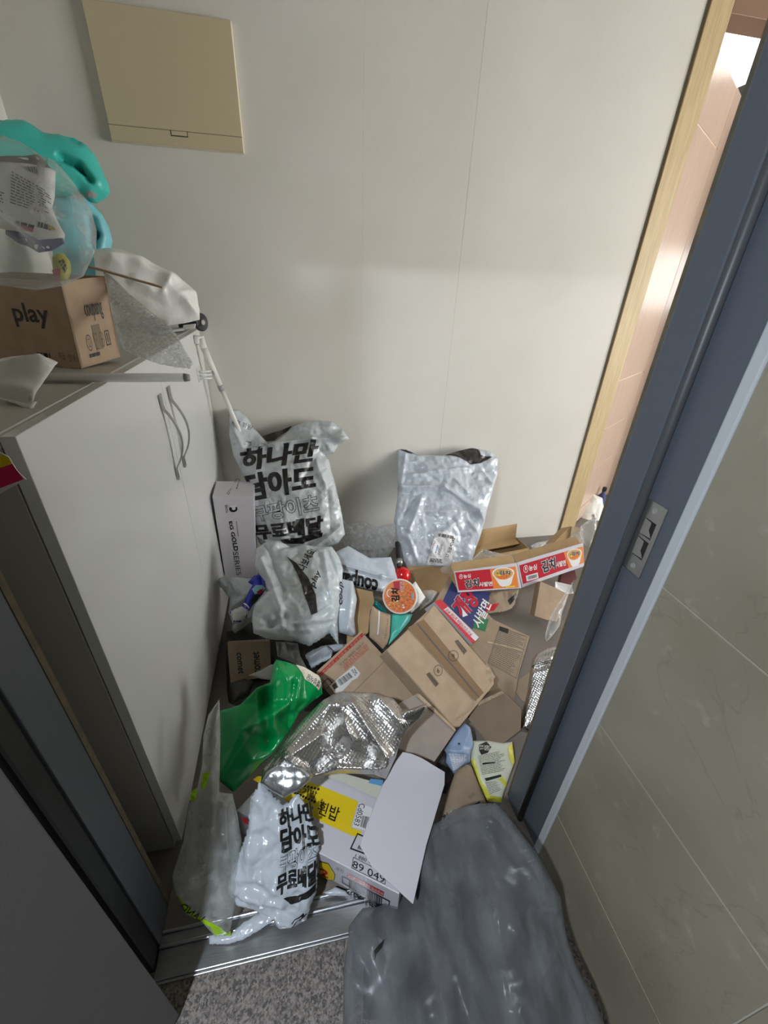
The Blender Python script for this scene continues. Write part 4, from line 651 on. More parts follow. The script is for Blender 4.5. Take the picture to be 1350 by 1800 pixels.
 'bluebag': {"O":[0.4551,0.7595,0.1],"U":[0.9988,-0.0222,0.0444],"V":[0.0,0.8944,0.4472],"N":[-0.0496,-0.4467,0.8933],"out":[[0.0347,0.0623],[0.049,0.0478],[0.051,0.0231],[0.0466,-0.007],[0.0291,-0.031],[0.0211,-0.0527],[-0.0038,-0.0586],[-0.039,-0.0755],[-0.0572,-0.0408],[-0.05,-0.0191],[-0.0544,-0.0052],[-0.0107,0.0357]],"grid":[[-0.0458,-0.0181],[0.0214,-0.0348],[-0.0064,-0.0566],[-0.0411,-0.0688]],"dot":[[-0.0094,0.0065],[-0.0033,0.0056],[-0.0038,0.0006],[-0.0099,0.0015]],"rid":[[-0.0458,-0.0098,0.0272,-0.0307,0.012,0.02],[0.0481,0.0444,-0.0042,-0.0161,0.01,0.02]]},
 'brown': {"O":[0.4041,0.6235,0.07],"U":[0.9987,-0.0252,0.0434],"V":[0.0,0.8645,0.5026],"N":[-0.0502,-0.502,0.8634],"out":[[-0.0272,0.0159],[0.0057,0.0621],[0.0267,0.0714],[0.0472,0.0783],[0.0609,0.0725],[0.0708,0.0249],[0.0832,-0.0244],[0.0821,-0.0416],[0.0124,-0.0592],[-0.0727,-0.0598],[-0.05,-0.0212]],"t1":[[-0.0612,-0.0394],[-0.0224,-0.0255],[-0.0194,-0.043],[-0.0579,-0.0566]],"t2":[[0.0271,-0.0012],[0.0452,0.0049],[0.0482,-0.0044],[0.0316,-0.0121]],"t3":[[0.0431,-0.0241],[0.059,-0.0193],[0.0613,-0.024],[0.0451,-0.0302]]},
 'brown2': {"O":[0.402,0.7538,0.06],"U":[1.0,0.0,0.0],"V":[-0.0,0.9138,0.4061],"N":[0.0,-0.4061,0.9138],"out":[[-0.0368,-0.0209],[0.0041,0.0162],[0.0304,-0.0212],[0.0203,-0.0587],[-0.0184,-0.1027],[-0.0463,-0.0923]]},
 'silver': {"O":[0.7824,0.874,0.14],"U":[0.9366,-0.1686,0.3072],"V":[0.0,0.8767,0.4811],"N":[-0.3505,-0.4506,0.8211],"out":[[0.0919,0.1465],[0.1188,0.1496],[0.1493,0.1392],[0.0829,0.0244],[-0.0104,-0.1038],[-0.0499,-0.1264],[-0.0758,-0.1132],[-0.0921,-0.1033],[-0.0704,-0.0644],[-0.0275,0.0049],[-0.0025,0.0562],[0.0279,0.1165],[0.0541,0.1369]],"rid":[[0.0156,0.0855,0.0808,0.0896,-0.02,0.02],[0.0182,0.0933,0.0835,0.0974,0.02,0.02],[0.0171,0.077,-0.0777,-0.1002,0.012,0.03]]},
 'wood': {"O":[1.1131,1.3356,0.12],"U":[0.9678,-0.1967,0.1574],"V":[-0.0,0.6247,0.7809],"N":[-0.2519,-0.7557,0.6046],"out":[[-0.0241,0.1101],[0.0378,0.0754],[0.0984,0.0366],[0.0251,-0.0842],[-0.0148,-0.0743],[-0.0757,-0.0484]],"a":[[-0.0241,0.1101],[0.0378,0.0754],[-0.0148,-0.0743],[-0.0757,-0.0484]],"b":[[0.0378,0.0754],[0.0995,0.0365],[0.0251,-0.0842],[-0.0148,-0.0743]]},
 'tray': {"O":[1.2318,1.409,0.15],"U":[0.98,-0.1008,0.1713],"V":[0.0,0.8619,0.507],"N":[-0.1988,-0.4969,0.8447],"out":[[-0.0333,0.0358],[0.0387,0.0035],[0.0321,-0.0382],[0.0005,-0.0359],[-0.0457,0.0056]]},
 'wisp': {"O":[1.0819,1.2327,0.12],"U":[0.953,-0.1606,0.257],"V":[0.0,0.848,0.53],"N":[-0.303,-0.5051,0.8081],"out":[[0.15,0.172],[0.1002,0.1067],[0.073,0.0667],[0.0396,0.0232],[0.0151,-0.0264],[-0.0321,-0.0656],[-0.0649,-0.0859],[-0.0604,-0.0553],[-0.0375,-0.0169],[-0.0117,0.0218],[0.0315,0.0634],[0.0693,0.0956]]},
 'sidecard': {"O":[0.8149,0.9774,0.05],"U":[0.9949,-0.041,0.0923],"V":[0.0,0.9138,0.4061],"N":[-0.101,-0.4041,0.9091],"out":[[-0.0434,-0.0213],[-0.0142,0.0265],[0.0364,0.0455],[0.042,0.0221],[-0.013,-0.0601],[-0.0299,-0.0553]]},
 'cartbk': {"O":[1.32,1.62,0.2808],"U":[0.995,-0.0796,0.0597],"V":[0.0,0.6,0.8],"N":[-0.0995,-0.796,0.597],"out":[[-0.0771,-0.0304],[-0.0182,0.0208],[0.0511,0.0718],[0.1077,0.0548],[0.1094,-0.0219],[-0.0119,-0.0264]],"fl":[[0.0511,0.0718],[0.1077,0.0548],[0.1082,-0.008],[0.0311,0.0013]]},
 'whtfilm': {"O":[1.429,1.6,0.3197],"U":[0.9794,-0.1663,0.1143],"V":[0.0,0.5665,0.824],"N":[-0.2018,-0.8071,0.5549],"out":[[-0.0225,0.0469],[0.0238,0.0743],[0.0618,0.0838],[0.0571,-0.0089],[0.0074,-0.0667],[-0.0178,-0.0463],[-0.0328,0.0105]]},
 'whtbag': {"O":[2.0424,2.32,0.0588],"U":[0.9783,-0.1759,0.1099],"V":[0.0,0.53,0.848],"N":[-0.2074,-0.8296,0.5185],"out":[[-0.1432,-0.1435],[-0.1112,-0.0682],[-0.0592,0.0403],[0.0054,0.0962],[0.0785,0.0564],[0.0818,-0.099],[0.0244,-0.1723],[-0.0777,-0.1738]],"tx":[[-0.0166,-0.0576],[-0.0115,-0.0967],[-0.033,-0.0995],[-0.0381,-0.0604]]},
 'film1': {"O":[0.8601,1.5834,0.26],"U":[1.0,0.0,0.0],"V":[-0.0,0.7071,0.7071],"N":[0.0,-0.7071,0.7071],"out":[[-0.1512,-0.0573],[-0.05,-0.0069],[0.0003,0.028],[0.0666,0.0076],[0.1148,-0.0084],[0.2054,-0.0096],[0.261,0.0043],[0.3226,0.0118],[0.3659,-0.004],[0.2635,-0.0449],[0.1705,-0.0522],[-0.0346,-0.0616]]},
 'film2': {"O":[1.271,1.589,0.27],"U":[0.9949,-0.0711,0.0711],"V":[0.0,0.7071,0.7071],"N":[-0.1005,-0.7035,0.7035],"out":[[-0.1081,-0.0148],[-0.0628,0.0182],[0.0251,0.0096],[0.0858,0.048],[0.1442,0.0743],[0.1372,0.005],[0.021,-0.0087],[-0.092,-0.0287]]},
 'film3': {"O":[0.683,1.5038,0.25],"U":[1.0,0.0,0.0],"V":[-0.0,0.8,0.6],"N":[0.0,-0.6,0.8],"out":[[-0.0732,0.0078],[-0.0034,0.0459],[0.0419,0.0464],[0.06,0.0047],[-0.0001,-0.025],[-0.0687,-0.0144]]},
 'maroon': {"O":[1.3494,1.5331,0.1],"U":[0.979,-0.1273,0.1592],"V":[0.0,0.7809,0.6247],"N":[-0.2039,-0.6116,0.7645],"out":[[-0.0539,-0.0216],[-0.0309,0.0264],[0.0428,0.0355],[0.041,-0.0092],[0.0071,-0.0395]]},
 'wallfilm': {"O":[1.4491,1.98,0.0355],"U":[1.0,0.0,0.0],"V":[-0.0,0.7071,0.7071],"N":[0.0,-0.7071,0.7071],"out":[[-0.0752,-0.0277],[-0.0182,-0.0093],[0.0913,0.0001],[0.1368,0.0332],[0.14,-0.0059],[0.0549,-0.0493],[-0.061,-0.0553]]},
 'jug': {"O":[-0.7087,1.86,1.7257],"U":[0.9678,0.2485,-0.0392],"V":[0.0,0.156,0.9878],"N":[0.2516,-0.956,0.1509],"out":[[-0.1856,0.0382],[-0.1485,0.0755],[-0.1198,0.0869],[-0.0917,0.0948],[-0.0594,0.0998],[-0.0425,0.0952],[-0.0266,0.0846],[-0.0143,0.0777],[0.0238,0.0799],[0.0623,0.0797],[0.0894,0.0679],[0.112,0.0428],[0.1247,0.0029],[0.1355,-0.0359],[0.1328,-0.0568],[0.1207,-0.0714],[0.0879,-0.0913],[0.0676,-0.0888],[0.0508,-0.0707],[0.0027,-0.0848],[-0.0724,-0.095],[-0.1619,-0.0833],[-0.2128,-0.0673]],"hole":[[0.0078,0.0066],[0.0225,0.0185],[0.0478,0.0226],[0.0771,0.0079],[0.0939,-0.0093],[0.0972,-0.0313],[0.0893,-0.0451],[0.0766,-0.0444],[0.0651,-0.026],[0.0486,-0.0088],[0.0227,-0.0031]],"dent":[[0.0356,0.068],[0.0525,0.0792],[0.0694,0.0786],[0.076,0.0632],[0.0686,0.0512],[0.0475,0.056]],"rid":[[0.0229,0.009,0.0641,-0.0064,-0.045,0.018],[0.0641,-0.0064,0.0861,-0.0354,-0.045,0.018],[0.0501,0.0682,0.0704,0.0599,-0.02,0.018]],"lb":[[0.0576,-0.0748],[0.0825,-0.0663],[0.0996,-0.0717],[0.0895,-0.0833],[0.0687,-0.0835]]},
 'jug2': {"O":[-0.6488,1.84,1.5625],"U":[0.9541,0.298,-0.0314],"V":[0.0,0.1047,0.9945],"N":[0.2996,-0.9488,0.0999],"out":[[-0.0888,0.0718],[-0.0025,0.0832],[0.0198,0.0685],[0.0403,0.0428],[0.0536,0.005],[0.0547,-0.0351],[0.0426,-0.0608],[0.0318,-0.1258],[0.0075,-0.2287],[-0.1533,-0.2353],[-0.1099,-0.0049]],"hole":[[0.0111,0.0291],[0.0184,0.0143],[0.0208,-0.017],[0.0097,-0.0502],[-0.0078,-0.0572],[-0.0128,-0.0204]],"rid":[[0.0088,0.0185,0.0113,-0.0179,-0.05,0.02],[0.0113,-0.0179,-0.0012,-0.0512,-0.05,0.02]]},
 'clearbag': {"O":[-0.4912,1.14,1.534],"U":[0.967,0.2417,-0.0806],"V":[0.0,0.3162,0.9487],"N":[0.2548,-0.9174,0.3058],"out":[[-0.0936,0.1012],[-0.0565,0.1236],[-0.0334,0.1306],[-0.0073,0.1258],[0.0221,0.1086],[0.0463,0.0992],[0.0647,0.0765],[0.0798,0.049],[0.0909,0.0235],[0.0947,-0.0092],[0.0898,-0.0455],[0.076,-0.0744],[0.0589,-0.1036],[0.0235,-0.1258],[-0.0253,-0.1402],[-0.0842,-0.1381],[-0.13,-0.1184]],"rid":[[0.039,0.0911,0.0198,0.021,0.02,0.03],[0.0198,0.021,0.026,-0.0203,0.02,0.02],[0.0064,-0.0082,0.0385,-0.02,0.02,0.02],[0.0236,0.0267,0.0894,0.025,0.015,0.03],[0.0611,0.0285,0.0627,-0.0762,0.02,0.03],[-0.0685,-0.0388,-0.0301,-0.0715,0.02,0.03],[-0.0534,-0.0331,-0.0083,-0.077,0.015,0.02],[0.0285,-0.025,0.081,-0.0379,0.015,0.03],[-0.0274,-0.0541,-0.0169,-0.1042,0.015,0.02]]},
 'packet': {"O":[-0.5179,1.19,1.5853],"U":[0.967,0.2417,-0.0806],"V":[0.0,0.3162,0.9487],"N":[0.2548,-0.9174,0.3058],"out":[[-0.0894,0.0299],[-0.0374,0.0493],[0.0,0.056],[0.0285,0.0656],[0.0394,0.0463],[0.051,0.0404],[0.0423,-0.0093],[0.0343,-0.0315],[0.0427,-0.0615],[0.05,-0.0781],[0.046,-0.0948],[0.0223,-0.1145],[-0.0008,-0.1213],[-0.0171,-0.1061],[-0.0441,-0.0861],[-0.1073,-0.0782]],"pur":[[-0.0499,-0.0854],[-0.0147,-0.0901],[0.0053,-0.101],[0.0317,-0.0934],[0.047,-0.0875],[0.0474,-0.0964],[0.0223,-0.1145],[-0.0008,-0.1213],[-0.0179,-0.1115],[-0.0327,-0.1084],[-0.0513,-0.0941]],"bar":[[-0.0036,0.0322],[0.0307,0.0395],[0.0277,0.0186],[0.0031,0.027]],"top":[[-0.0529,0.0411],[0.0282,0.0639],[0.0451,0.0425],[0.0355,0.0405],[0.0051,0.0407],[-0.0545,0.0311]],"tx":[[-0.0205,0.0188],[0.0423,-0.0093],[0.0282,-0.0517],[-0.0328,-0.0419]],"tx2":[[-0.0761,-0.0153],[-0.0344,-0.0237],[-0.048,-0.0732],[-0.0843,-0.066]],"red":[[-0.0209,-0.0764],[-0.0002,-0.0808],[-0.0021,-0.0881],[-0.0231,-0.0853]],"nm":[[-0.0005,-0.0826],[-0.0338,-0.0768],[-0.0317,-0.0679],[0.0031,-0.0742]],"nm2":[[0.0289,-0.0797],[0.0027,-0.0769],[0.0061,-0.0641],[0.0305,-0.0688]],"ol":[[0.0229,-0.0666],[0.0348,-0.0717],[0.0373,-0.0766],[0.0274,-0.079]]},
 'minican': {"O":[-0.4914,1.17,1.4398],"U":[0.967,0.2417,-0.0806],"V":[0.0,0.3162,0.9487],"N":[0.2548,-0.9174,0.3058],"out":[[-0.0152,0.0251],[-0.0042,0.034],[0.0073,0.0338],[0.0168,0.0185],[0.0158,-0.0003],[0.0063,-0.0203],[-0.009,-0.0221],[-0.0185,-0.0083]],"red":[[-0.0193,-0.0029],[-0.0009,-0.0006],[-0.0053,-0.0198],[-0.0157,-0.0228]],"tx":[[0.0068,0.019],[0.0124,-0.0008],[0.0057,-0.0128],[-0.0041,0.012]]},
 'whitebag': {"O":[-0.4691,1.7,1.37],"U":[0.9346,0.329,-0.1355],"V":[0.0,0.3807,0.9247],"N":[0.3558,-0.8642,0.3558],"out":[[-0.1485,0.1098],[-0.1126,0.1223],[-0.0736,0.1256],[-0.0162,0.1139],[0.0272,0.0985],[0.0854,0.0778],[0.1244,0.0488],[0.1452,0.023],[0.148,-0.006],[0.1508,-0.0241],[0.1471,-0.0581],[0.1137,-0.0699],[0.0956,-0.0759],[0.0427,-0.09],[-0.0224,-0.0806],[-0.0974,-0.0497],[-0.1504,-0.0178]],"rid":[[-0.0209,0.0653,0.0552,0.0441,0.02,0.05],[0.0302,-0.0096,0.0627,0.0525,0.02,0.04],[0.078,-0.0021,0.1434,0.0227,0.02,0.04],[0.1035,-0.0273,0.1361,-0.0595,0.02,0.03],[-0.0988,0.084,-0.0246,0.0918,0.02,0.04],[-0.0449,0.0131,-0.0083,-0.0016,0.02,0.03]]},
 'bubble': {"O":[-0.4563,1.3,1.436],"U":[0.9732,-0.1489,0.1754],"V":[-0.0,0.7623,0.6472],"N":[-0.2301,-0.6299,0.7418],"out":[[-0.0021,0.0083],[0.0167,-0.0103],[0.0388,-0.0366],[0.067,-0.0743],[0.0942,-0.1076],[0.1351,-0.1562],[0.1741,-0.1935],[0.1995,-0.2366],[0.2191,-0.2805],[0.2379,-0.3171],[0.2322,-0.3308],[0.1934,-0.3206],[0.1551,-0.3046],[0.1021,-0.2705],[0.0718,-0.2463],[0.0498,-0.1785],[0.0322,-0.1085]]},
 'scrap': {"O":[-0.4797,0.8768,1.27],"U":[0.9949,-0.0512,0.087],"V":[0.0,0.8619,0.507],"N":[-0.1009,-0.5044,0.8575],"out":[[-0.0831,0.0516],[-0.0406,0.0622],[-0.0047,0.0634],[0.0211,0.0527],[0.0478,0.0343],[0.0403,0.0125],[0.0329,-0.011],[0.0209,-0.0516],[0.0321,-0.0597],[0.0303,-0.0829],[-0.0083,-0.0571],[-0.0578,-0.0332]],"rid":[[-0.0542,0.0184,0.0288,0.0339,0.02,0.03],[-0.0388,-0.0354,0.0209,-0.0516,-0.02,0.02]]},
 'leaflet': {"O":[-0.43,0.64,1.1],"U":[1.0,0.0,0.0],"V":[-0.0,0.0,1.0],"N":[0.0,-1.0,0.0],"out":[[-0.018,0.1399],[0.0145,0.1181],[0.0224,0.111],[0.0254,0.089],[0.0322,0.0751],[-0.0084,0.0544],[-0.0546,0.046]],"yl":[[-0.018,0.1399],[0.0136,0.1156],[0.0224,0.111],[0.0237,0.1005],[0.0063,0.0952],[-0.0324,0.103]],"pk":[[-0.0324,0.103],[0.0063,0.0952],[0.0237,0.1005],[0.0297,0.0762],[-0.0052,0.0634],[-0.0518,0.0533]]},
}

# ------------------------------------------------------------------ the setting
def S_(o):
    o['kind'] = 'structure'; return o
XL, XR, YB = -0.905, 0.60, 2.08
S_(box('floor', -0.95, 4.6, 0.40, 2.14, -0.08, 0.0, FLOOR))
S_(box('floor_hall', -2.2, XR + 0.3, -2.2, 0.398, -0.08, 0.0, GRANITE))
S_(box('floor_room', 1.3, 4.6, 2.14, 5.2, -0.08, 0.0, FLOOR))
S_(box('floor_living', 1.5, 4.6, -2.2, 0.398, -0.08, 0.0, FLOOR))
S_(box('ceiling', -2.3, 4.6, -2.2, 2.08, 2.58, 2.66, PLAIN))
S_(box('ceiling_room', 1.2, 4.6, 2.20, 5.2, 2.62, 2.70, PLAIN))
# back wall: strips of wallpaper butted edge to edge, each a hair proud of the next
wb = S_(box('wall_back', -0.95, 1.64, YB + 0.004, YB + 0.10, -0.02, 2.62, PLAIN))
for i, (a, b_) in enumerate([(-0.95, 0.303), (0.3035, 0.7475), (0.748, 1.215), (1.2155, 1.64)]):
    box('wallpaper_strip', a, b_, YB + 0.0004 * (i % 2), YB + 0.005, -0.01, 2.58, WALL, wb)
S_(box('wall_left', -1.0, XL, 0.46, YB, -0.02, 2.62, WALL))
S_(box('wall_front', 0.66, 1.6, 0.475, 0.60, -0.02, 2.62, WALL))
S_(box('wall_living_left', 1.5, 1.6, -2.2, 0.475, -0.02, 2.62, PLAIN))
S_(box('wall_living_front', 1.5, 4.6, -2.3, -2.2, -0.02, 2.62, PLAIN))
S_(box('wall_right', 4.5, 4.6, 1.0, 2.14, -0.02, 2.62, PLAIN))
S_(box('wall_right_low', 4.5, 4.6, -2.2, 1.0, -0.02, 0.45, PLAIN))
S_(box('wall_right_high', 4.5, 4.6, -2.2, 1.0, 2.25, 2.62, PLAIN))
S_(box('wall_front_left', -2.2, -0.47, 0.42, 0.53, -0.02, 2.62, PLAIN))
S_(box('wall_front_top', -0.47, 0.66, 0.42, 0.60, 2.16, 2.62, PLAIN))
S_(box('wall_hall_left', -2.3, -2.2, -2.2, 0.42, -0.02, 2.62, PLAIN))
S_(box('wall_hall_back', -2.2, XR + 0.3, -2.3, -2.2, -0.02, 2.62, PLAIN))
S_(box('wall_room_back', 1.2, 4.6, 5.1, 5.2, -0.02, 2.64, PLAIN))
S_(box('wall_room_right', 4.5, 4.6, 2.14, 2.55, -0.02, 2.64, PLAIN))
S_(box('wall_room_right_far', 4.5, 4.6, 4.15, 5.2, -0.02, 2.64, PLAIN))
S_(box('wall_room_right_low', 4.5, 4.6, 2.55, 4.15, -0.02, 1.25, PLAIN))
S_(box('wall_room_right_high', 4.5, 4.6, 2.55, 4.15, 1.85, 2.64, PLAIN))
# daylight windows of the rooms to the right
def window(name, y0, y1, z0, z1, n, pane):
    w = S_(box(name, 4.48, 4.60, y0, y1, z0 - 0.02, z0 + 0.03, WPLAS))
    box('window_frame', 4.48, 4.58, y0, y1, z1 - 0.05, z1, WPLAS, w)
    for i in range(n + 1):
        y = y0 + (y1 - y0 - 0.05) * i / n
        box('window_frame', 4.48, 4.58, y, y + 0.05, z0 + 0.03, z1 - 0.05, WPLAS, w)
        if i < n: box('window_pane', 4.54, 4.545, y + 0.05, y0 + (y1 - y0 - 0.05) * (i + 1) / n, z0 + 0.03, z1 - 0.05, pane, w)
window('window_1', -2.2, 1.0, 0.45, 2.25, 3, DAY)
window('window_2', 2.55, 4.15, 1.25, 1.85, 2, DAY2)
S_(box('wall_room_left', 1.2, 1.3, 2.18, 5.2, -0.02, 2.64, PLAIN))
S_(box('wall_room_front', 2.75, 4.6, 2.08, 2.18, -0.02, 2.64, PLAIN))
# tiled wall of the hall, tile by tile over a grout bed
wt = S_(box('wall_hall_right', XR + 0.0018, XR + 0.12, -2.2, 0.462, -0.02, 2.62, GROUT))
zs = [-0.02, 0.235, 0.62, 1.0, 1.38, 1.76, 2.14, 2.57]
for r in range(len(zs) - 1):
    ys = [0.462, 0.061, -0.739, -1.539, -2.19]
    for c in range(4):
        box('tile', XR, XR + 0.01, ys[c + 1] + 0.0012, ys[c] - (0.0012 if c else 0), zs[r] + 0.0012, zs[r + 1] - 0.0012, MARBLE, wt, bevel=0.0008, seg=1)
# entrance door frame
tj = S_(box('trim_1', XR - 0.001, 0.70, 0.482, 0.575, 0.0, 2.12, FRAME, bevel=0.002))
box('door_stop', 0.580, 0.70, 0.560, 0.622, 0.0, 2.12, FRAME, tj, bevel=0.004)
box('dusty_edge', 0.586, 0.66, 0.622, 0.634, 0.0, 2.12, DUSTY, tj)
V, F = tube_geo([(0.589, 0.557, 0.005), (0.589, 0.557, 2.118)], 0.0085, 14)
mesh('gasket', V, F, GASKET, tj, smooth=True)
box('caulk_bead', XR - 0.004, 0.66, 0.462, 0.483, 0.0, 2.12, CAULK, tj, bevel=0.003)
# strike plate: rim, two pockets with a bridge between, two screws
sp = [(0.508, 0.552, 0.983, 1.128)]
y0, y1, z0, z1 = sp[0]
pl = []
xf = XR - 0.0035
zc = [z0 + 0.034, z0 + 0.072, z0 + 0.078, z1 - 0.034]
plate = box('strike_plate', xf, XR + 0.001, y0, y0 + 0.009, z0, z1, CHROME, tj)
for (a, b_, c, d_) in [(y1 - 0.009, y1, z0, z1), (y0 + 0.009, y1 - 0.009, z0, zc[0]), (y0 + 0.009, y1 - 0.009, zc[1], zc[2]), (y0 + 0.009, y1 - 0.009, zc[3], z1)]:
    box('plate_rim', xf, XR + 0.001, a, b_, c, d_, CHROME, plate)
for (c, d_) in ((zc[0], zc[1]), (zc[2], zc[3])):
    ya, yb = y0 + 0.009, y1 - 0.009; xa = XR - 0.003; xb = XR + 0.0
    ym = ya + 0.016
    V = [(xa, ya, c), (xa, yb, c), (xa, yb, d_), (xa, ya, d_), (xa - 0.0004, ym, c + 0.012), (XR - 0.0014, ym, c + 0.012), (XR - 0.0014, ym, d_ - 0.006), (XR - 0.0014, yb - 0.003, d_ - 0.004), (XR - 0.0014, yb - 0.003, c + 0.004)]
    mesh('pocket', [(XR - 0.0013, ya, c), (XR - 0.0013, yb, c), (XR - 0.0013, yb, d_), (XR - 0.0013, ya, d_)], [(3, 2, 1, 0)], BPLAS, plate)
    mesh('pocket_slope', [(XR - 0.0012, ya + 0.002, c + 0.002), (xf, yb, c + 0.001), (xf, yb, d_ - 0.001), (XR - 0.0012, ya + 0.012, d_ - 0.004), (XR - 0.0014, ya + 0.012, c + 0.014)], [(0, 4, 1), (4, 3, 2, 1)], CHROME, plate)
for z in (z0 + 0.014, z1 - 0.014):
    V, F = lathe_geo((xf, (y0 + y1) / 2, z), (-1, 0, 0), [(0.0055, 0), (0.005, 0.0012), (0.002, 0.0008)], 16)
    mesh('screw', V, F, GPLAS, plate, smooth=False)
tl = S_(box('trim_2', -0.475, -0.415, 0.457, 0.532, 0.0, 2.12, FRAME, bevel=0.002))
box('gasket', -0.47, -0.417, 0.412, 0.456, 0.0, 2.118, BLACK, tl, bevel=0.006)  # black box: the gasket, plus the shade of the hinge gap as colour
box('dusty_edge', -0.46, -0.414, 0.532, 0.545, 0.0, 2.12, DUSTY, tl)
S_(box('trim_3', -0.475, 0.70, 0.462, 0.622, 2.102, 2.18, FRAME, bevel=0.002))
ts = S_(box('trim_4', -0.415, 0.60, 0.394, 0.447, 0.0, 0.012, STEEL, bevel=0.002))
box('sill_strip', -0.415, 0.60, 0.447, 0.454, 0.0, 0.020, STEEL, ts, bevel=0.002)
box('sill_strip', -0.415, 0.60, 0.454, 0.475, 0.0, 0.010, STEEL, ts, bevel=0.001)
box('sill_strip', -0.415, 0.60, 0.475, 0.482, 0.0, 0.016, STEEL, ts, bevel=0.002)
box('sill_strip', -0.415, 0.60, 0.482, 0.622, 0.0, 0.010, FLOOR, ts, bevel=0.001)
box('sill_lip', -0.415, 0.60, 0.388, 0.394, 0.0, 0.009, CHROME, ts, bevel=0.002)
# entrance leaf, swung out past the left jamb
dv = np.array((-0.53, -0.85, 0)); dv /= np.linalg.norm(dv); pv = np.array((dv[1], -dv[0], 0))
leaf = S_(obox('door_1', (-0.345, 0.332, 0.006), dv * 0.92, pv * 0.045, (0, 0, 2.145), LEAF, bevel=0.002))
# pale wood casing at the end of the back wall and over the inner doorway
tc_ = S_(box('trim_5', 1.64, 1.742, YB - 0.012, YB + 0.11, -0.01, 2.60, PALEWOOD, bevel=0.002))
box('painted_shadow_line', 1.632, 1.6405, YB - 0.003, YB + 0.004, 0.0, 2.58, DARKGAP, tc_)  # thin brown strip colours in the shadow line along the casing
S_(box('trim_6', 1.742, 2.76, YB - 0.012, YB + 0.11, 2.398, 2.66, BROWNWOOD, bevel=0.002))
# inner door of wood panels, standing ajar
P0 = np.array((1.728, 2.112, 0.0)); d = np.array((1.263, 0.901, 0)); d /= np.linalg.norm(d); nrm = np.array((-d[1], d[0], 0))
dr = S_(obox('door_2', P0 + nrm * 0.006 + (0, 0, 0.008), d * 0.90, nrm * 0.034, (0, 0, 2.35), GROOVE))
zs = [0.008, 0.12, 0.409, 0.674, 0.972, 2.118, 2.358]
for i in range(len(zs) - 1):
    obox('door_panel', P0 + d * 0.004 + (0, 0, zs[i] + 0.004), d * 0.662, nrm * 0.008, (0, 0, zs[i + 1] - zs[i] - 0.008), PINKWOOD, dr, bevel=0.002)
obox('door_stile', P0 + d * 0.673 + (0, 0, 0.008), d * 0.222, nrm * 0.008, (0, 0, 2.35), PINKWOOD, dr, bevel=0.002)

# lamps
def lamp(name, loc, r, label):
    t = thing(name, label, 'lamp', loc)
    V, F = lathe_geo(loc, (0, 0, 1), [(r, 0.0), (r, 0.055), (r * 0.9, 0.06)], 36)
    mesh('housing', V, F, WPLAS, t)
    V, F = lathe_geo((loc[0], loc[1], loc[2] - 0.03), (0, 0, 1), [(r * 0.55, 0.0), (r * 0.88, 0.012), (r * 0.95, 0.03)], 36)
    mesh('diffuser', V, F, LAMPM, t, smooth=True)
lamp('ceiling_lamp', HALL_LAMP, 0.09, 'round white lamp on the hall ceiling')
t = thing('ceiling_panel_light', 'bright white ceiling light above the ajar wooden door', 'lamp', (2.25, 2.70, 2.56))
box('frame', 1.72, 2.80, 2.30, 3.20, 2.575, 2.62, WPLAS, t, bevel=0.004)
box('diffuser', 1.74, 2.78, 2.32, 3.18, 2.56, 2.58, PANELM, t)

# ------------------------------------------------------------------ distribution panel on the back wall
t = thing('electrical_panel', 'cream electrical distribution panel with small latch high on the back wall', 'panel', (-0.36, YB - 0.02, 1.835))
bx0, bx1, bz0, bz1 = -0.588, -0.144, 1.835, 2.175
box('cover', bx0, bx1, YB - 0.022, YB, bz0, bz1, PANELS, t, bevel=0.002)
box('lower_cover', bx0 + 0.001, bx1 - 0.001, YB - 0.026, YB - 0.02, bz0 + 0.001, bz0 + 0.043, PANEL, t, bevel=0.0015)
box('door', bx0 + 0.001, bx1 - 0.001, YB - 0.026, YB - 0.02, bz0 + 0.0445, bz1 - 0.001, PANEL, t, bevel=0.0015)
mesh('seam', *(lambda v: (v, BOXF))(boxv(bx0 + 0.001, bx1 - 0.001, YB - 0.0235, YB - 0.0205, bz0 + 0.0425, bz0 + 0.045)), DARKGAP, t)
lx = bx0 + 0.245 * 0.82
la = box('latch', lx + 0.001, lx + 0.053, YB - 0.0275, YB - 0.02, bz0 + 0.031, bz0 + 0.043, PANEL, t, bevel=0.001)
for a in ((lx - 0.0015, lx + 0.0005, bz0 + 0.029, bz0 + 0.044), (lx + 0.0535, lx + 0.0555, bz0 + 0.029, bz0 + 0.044), (lx - 0.0015, lx + 0.0555, bz0 + 0.028, bz0 + 0.0305)):
    box('latch_gap', a[0], a[1], YB - 0.0268, YB - 0.021, a[2], a[3], BPLAS, la)

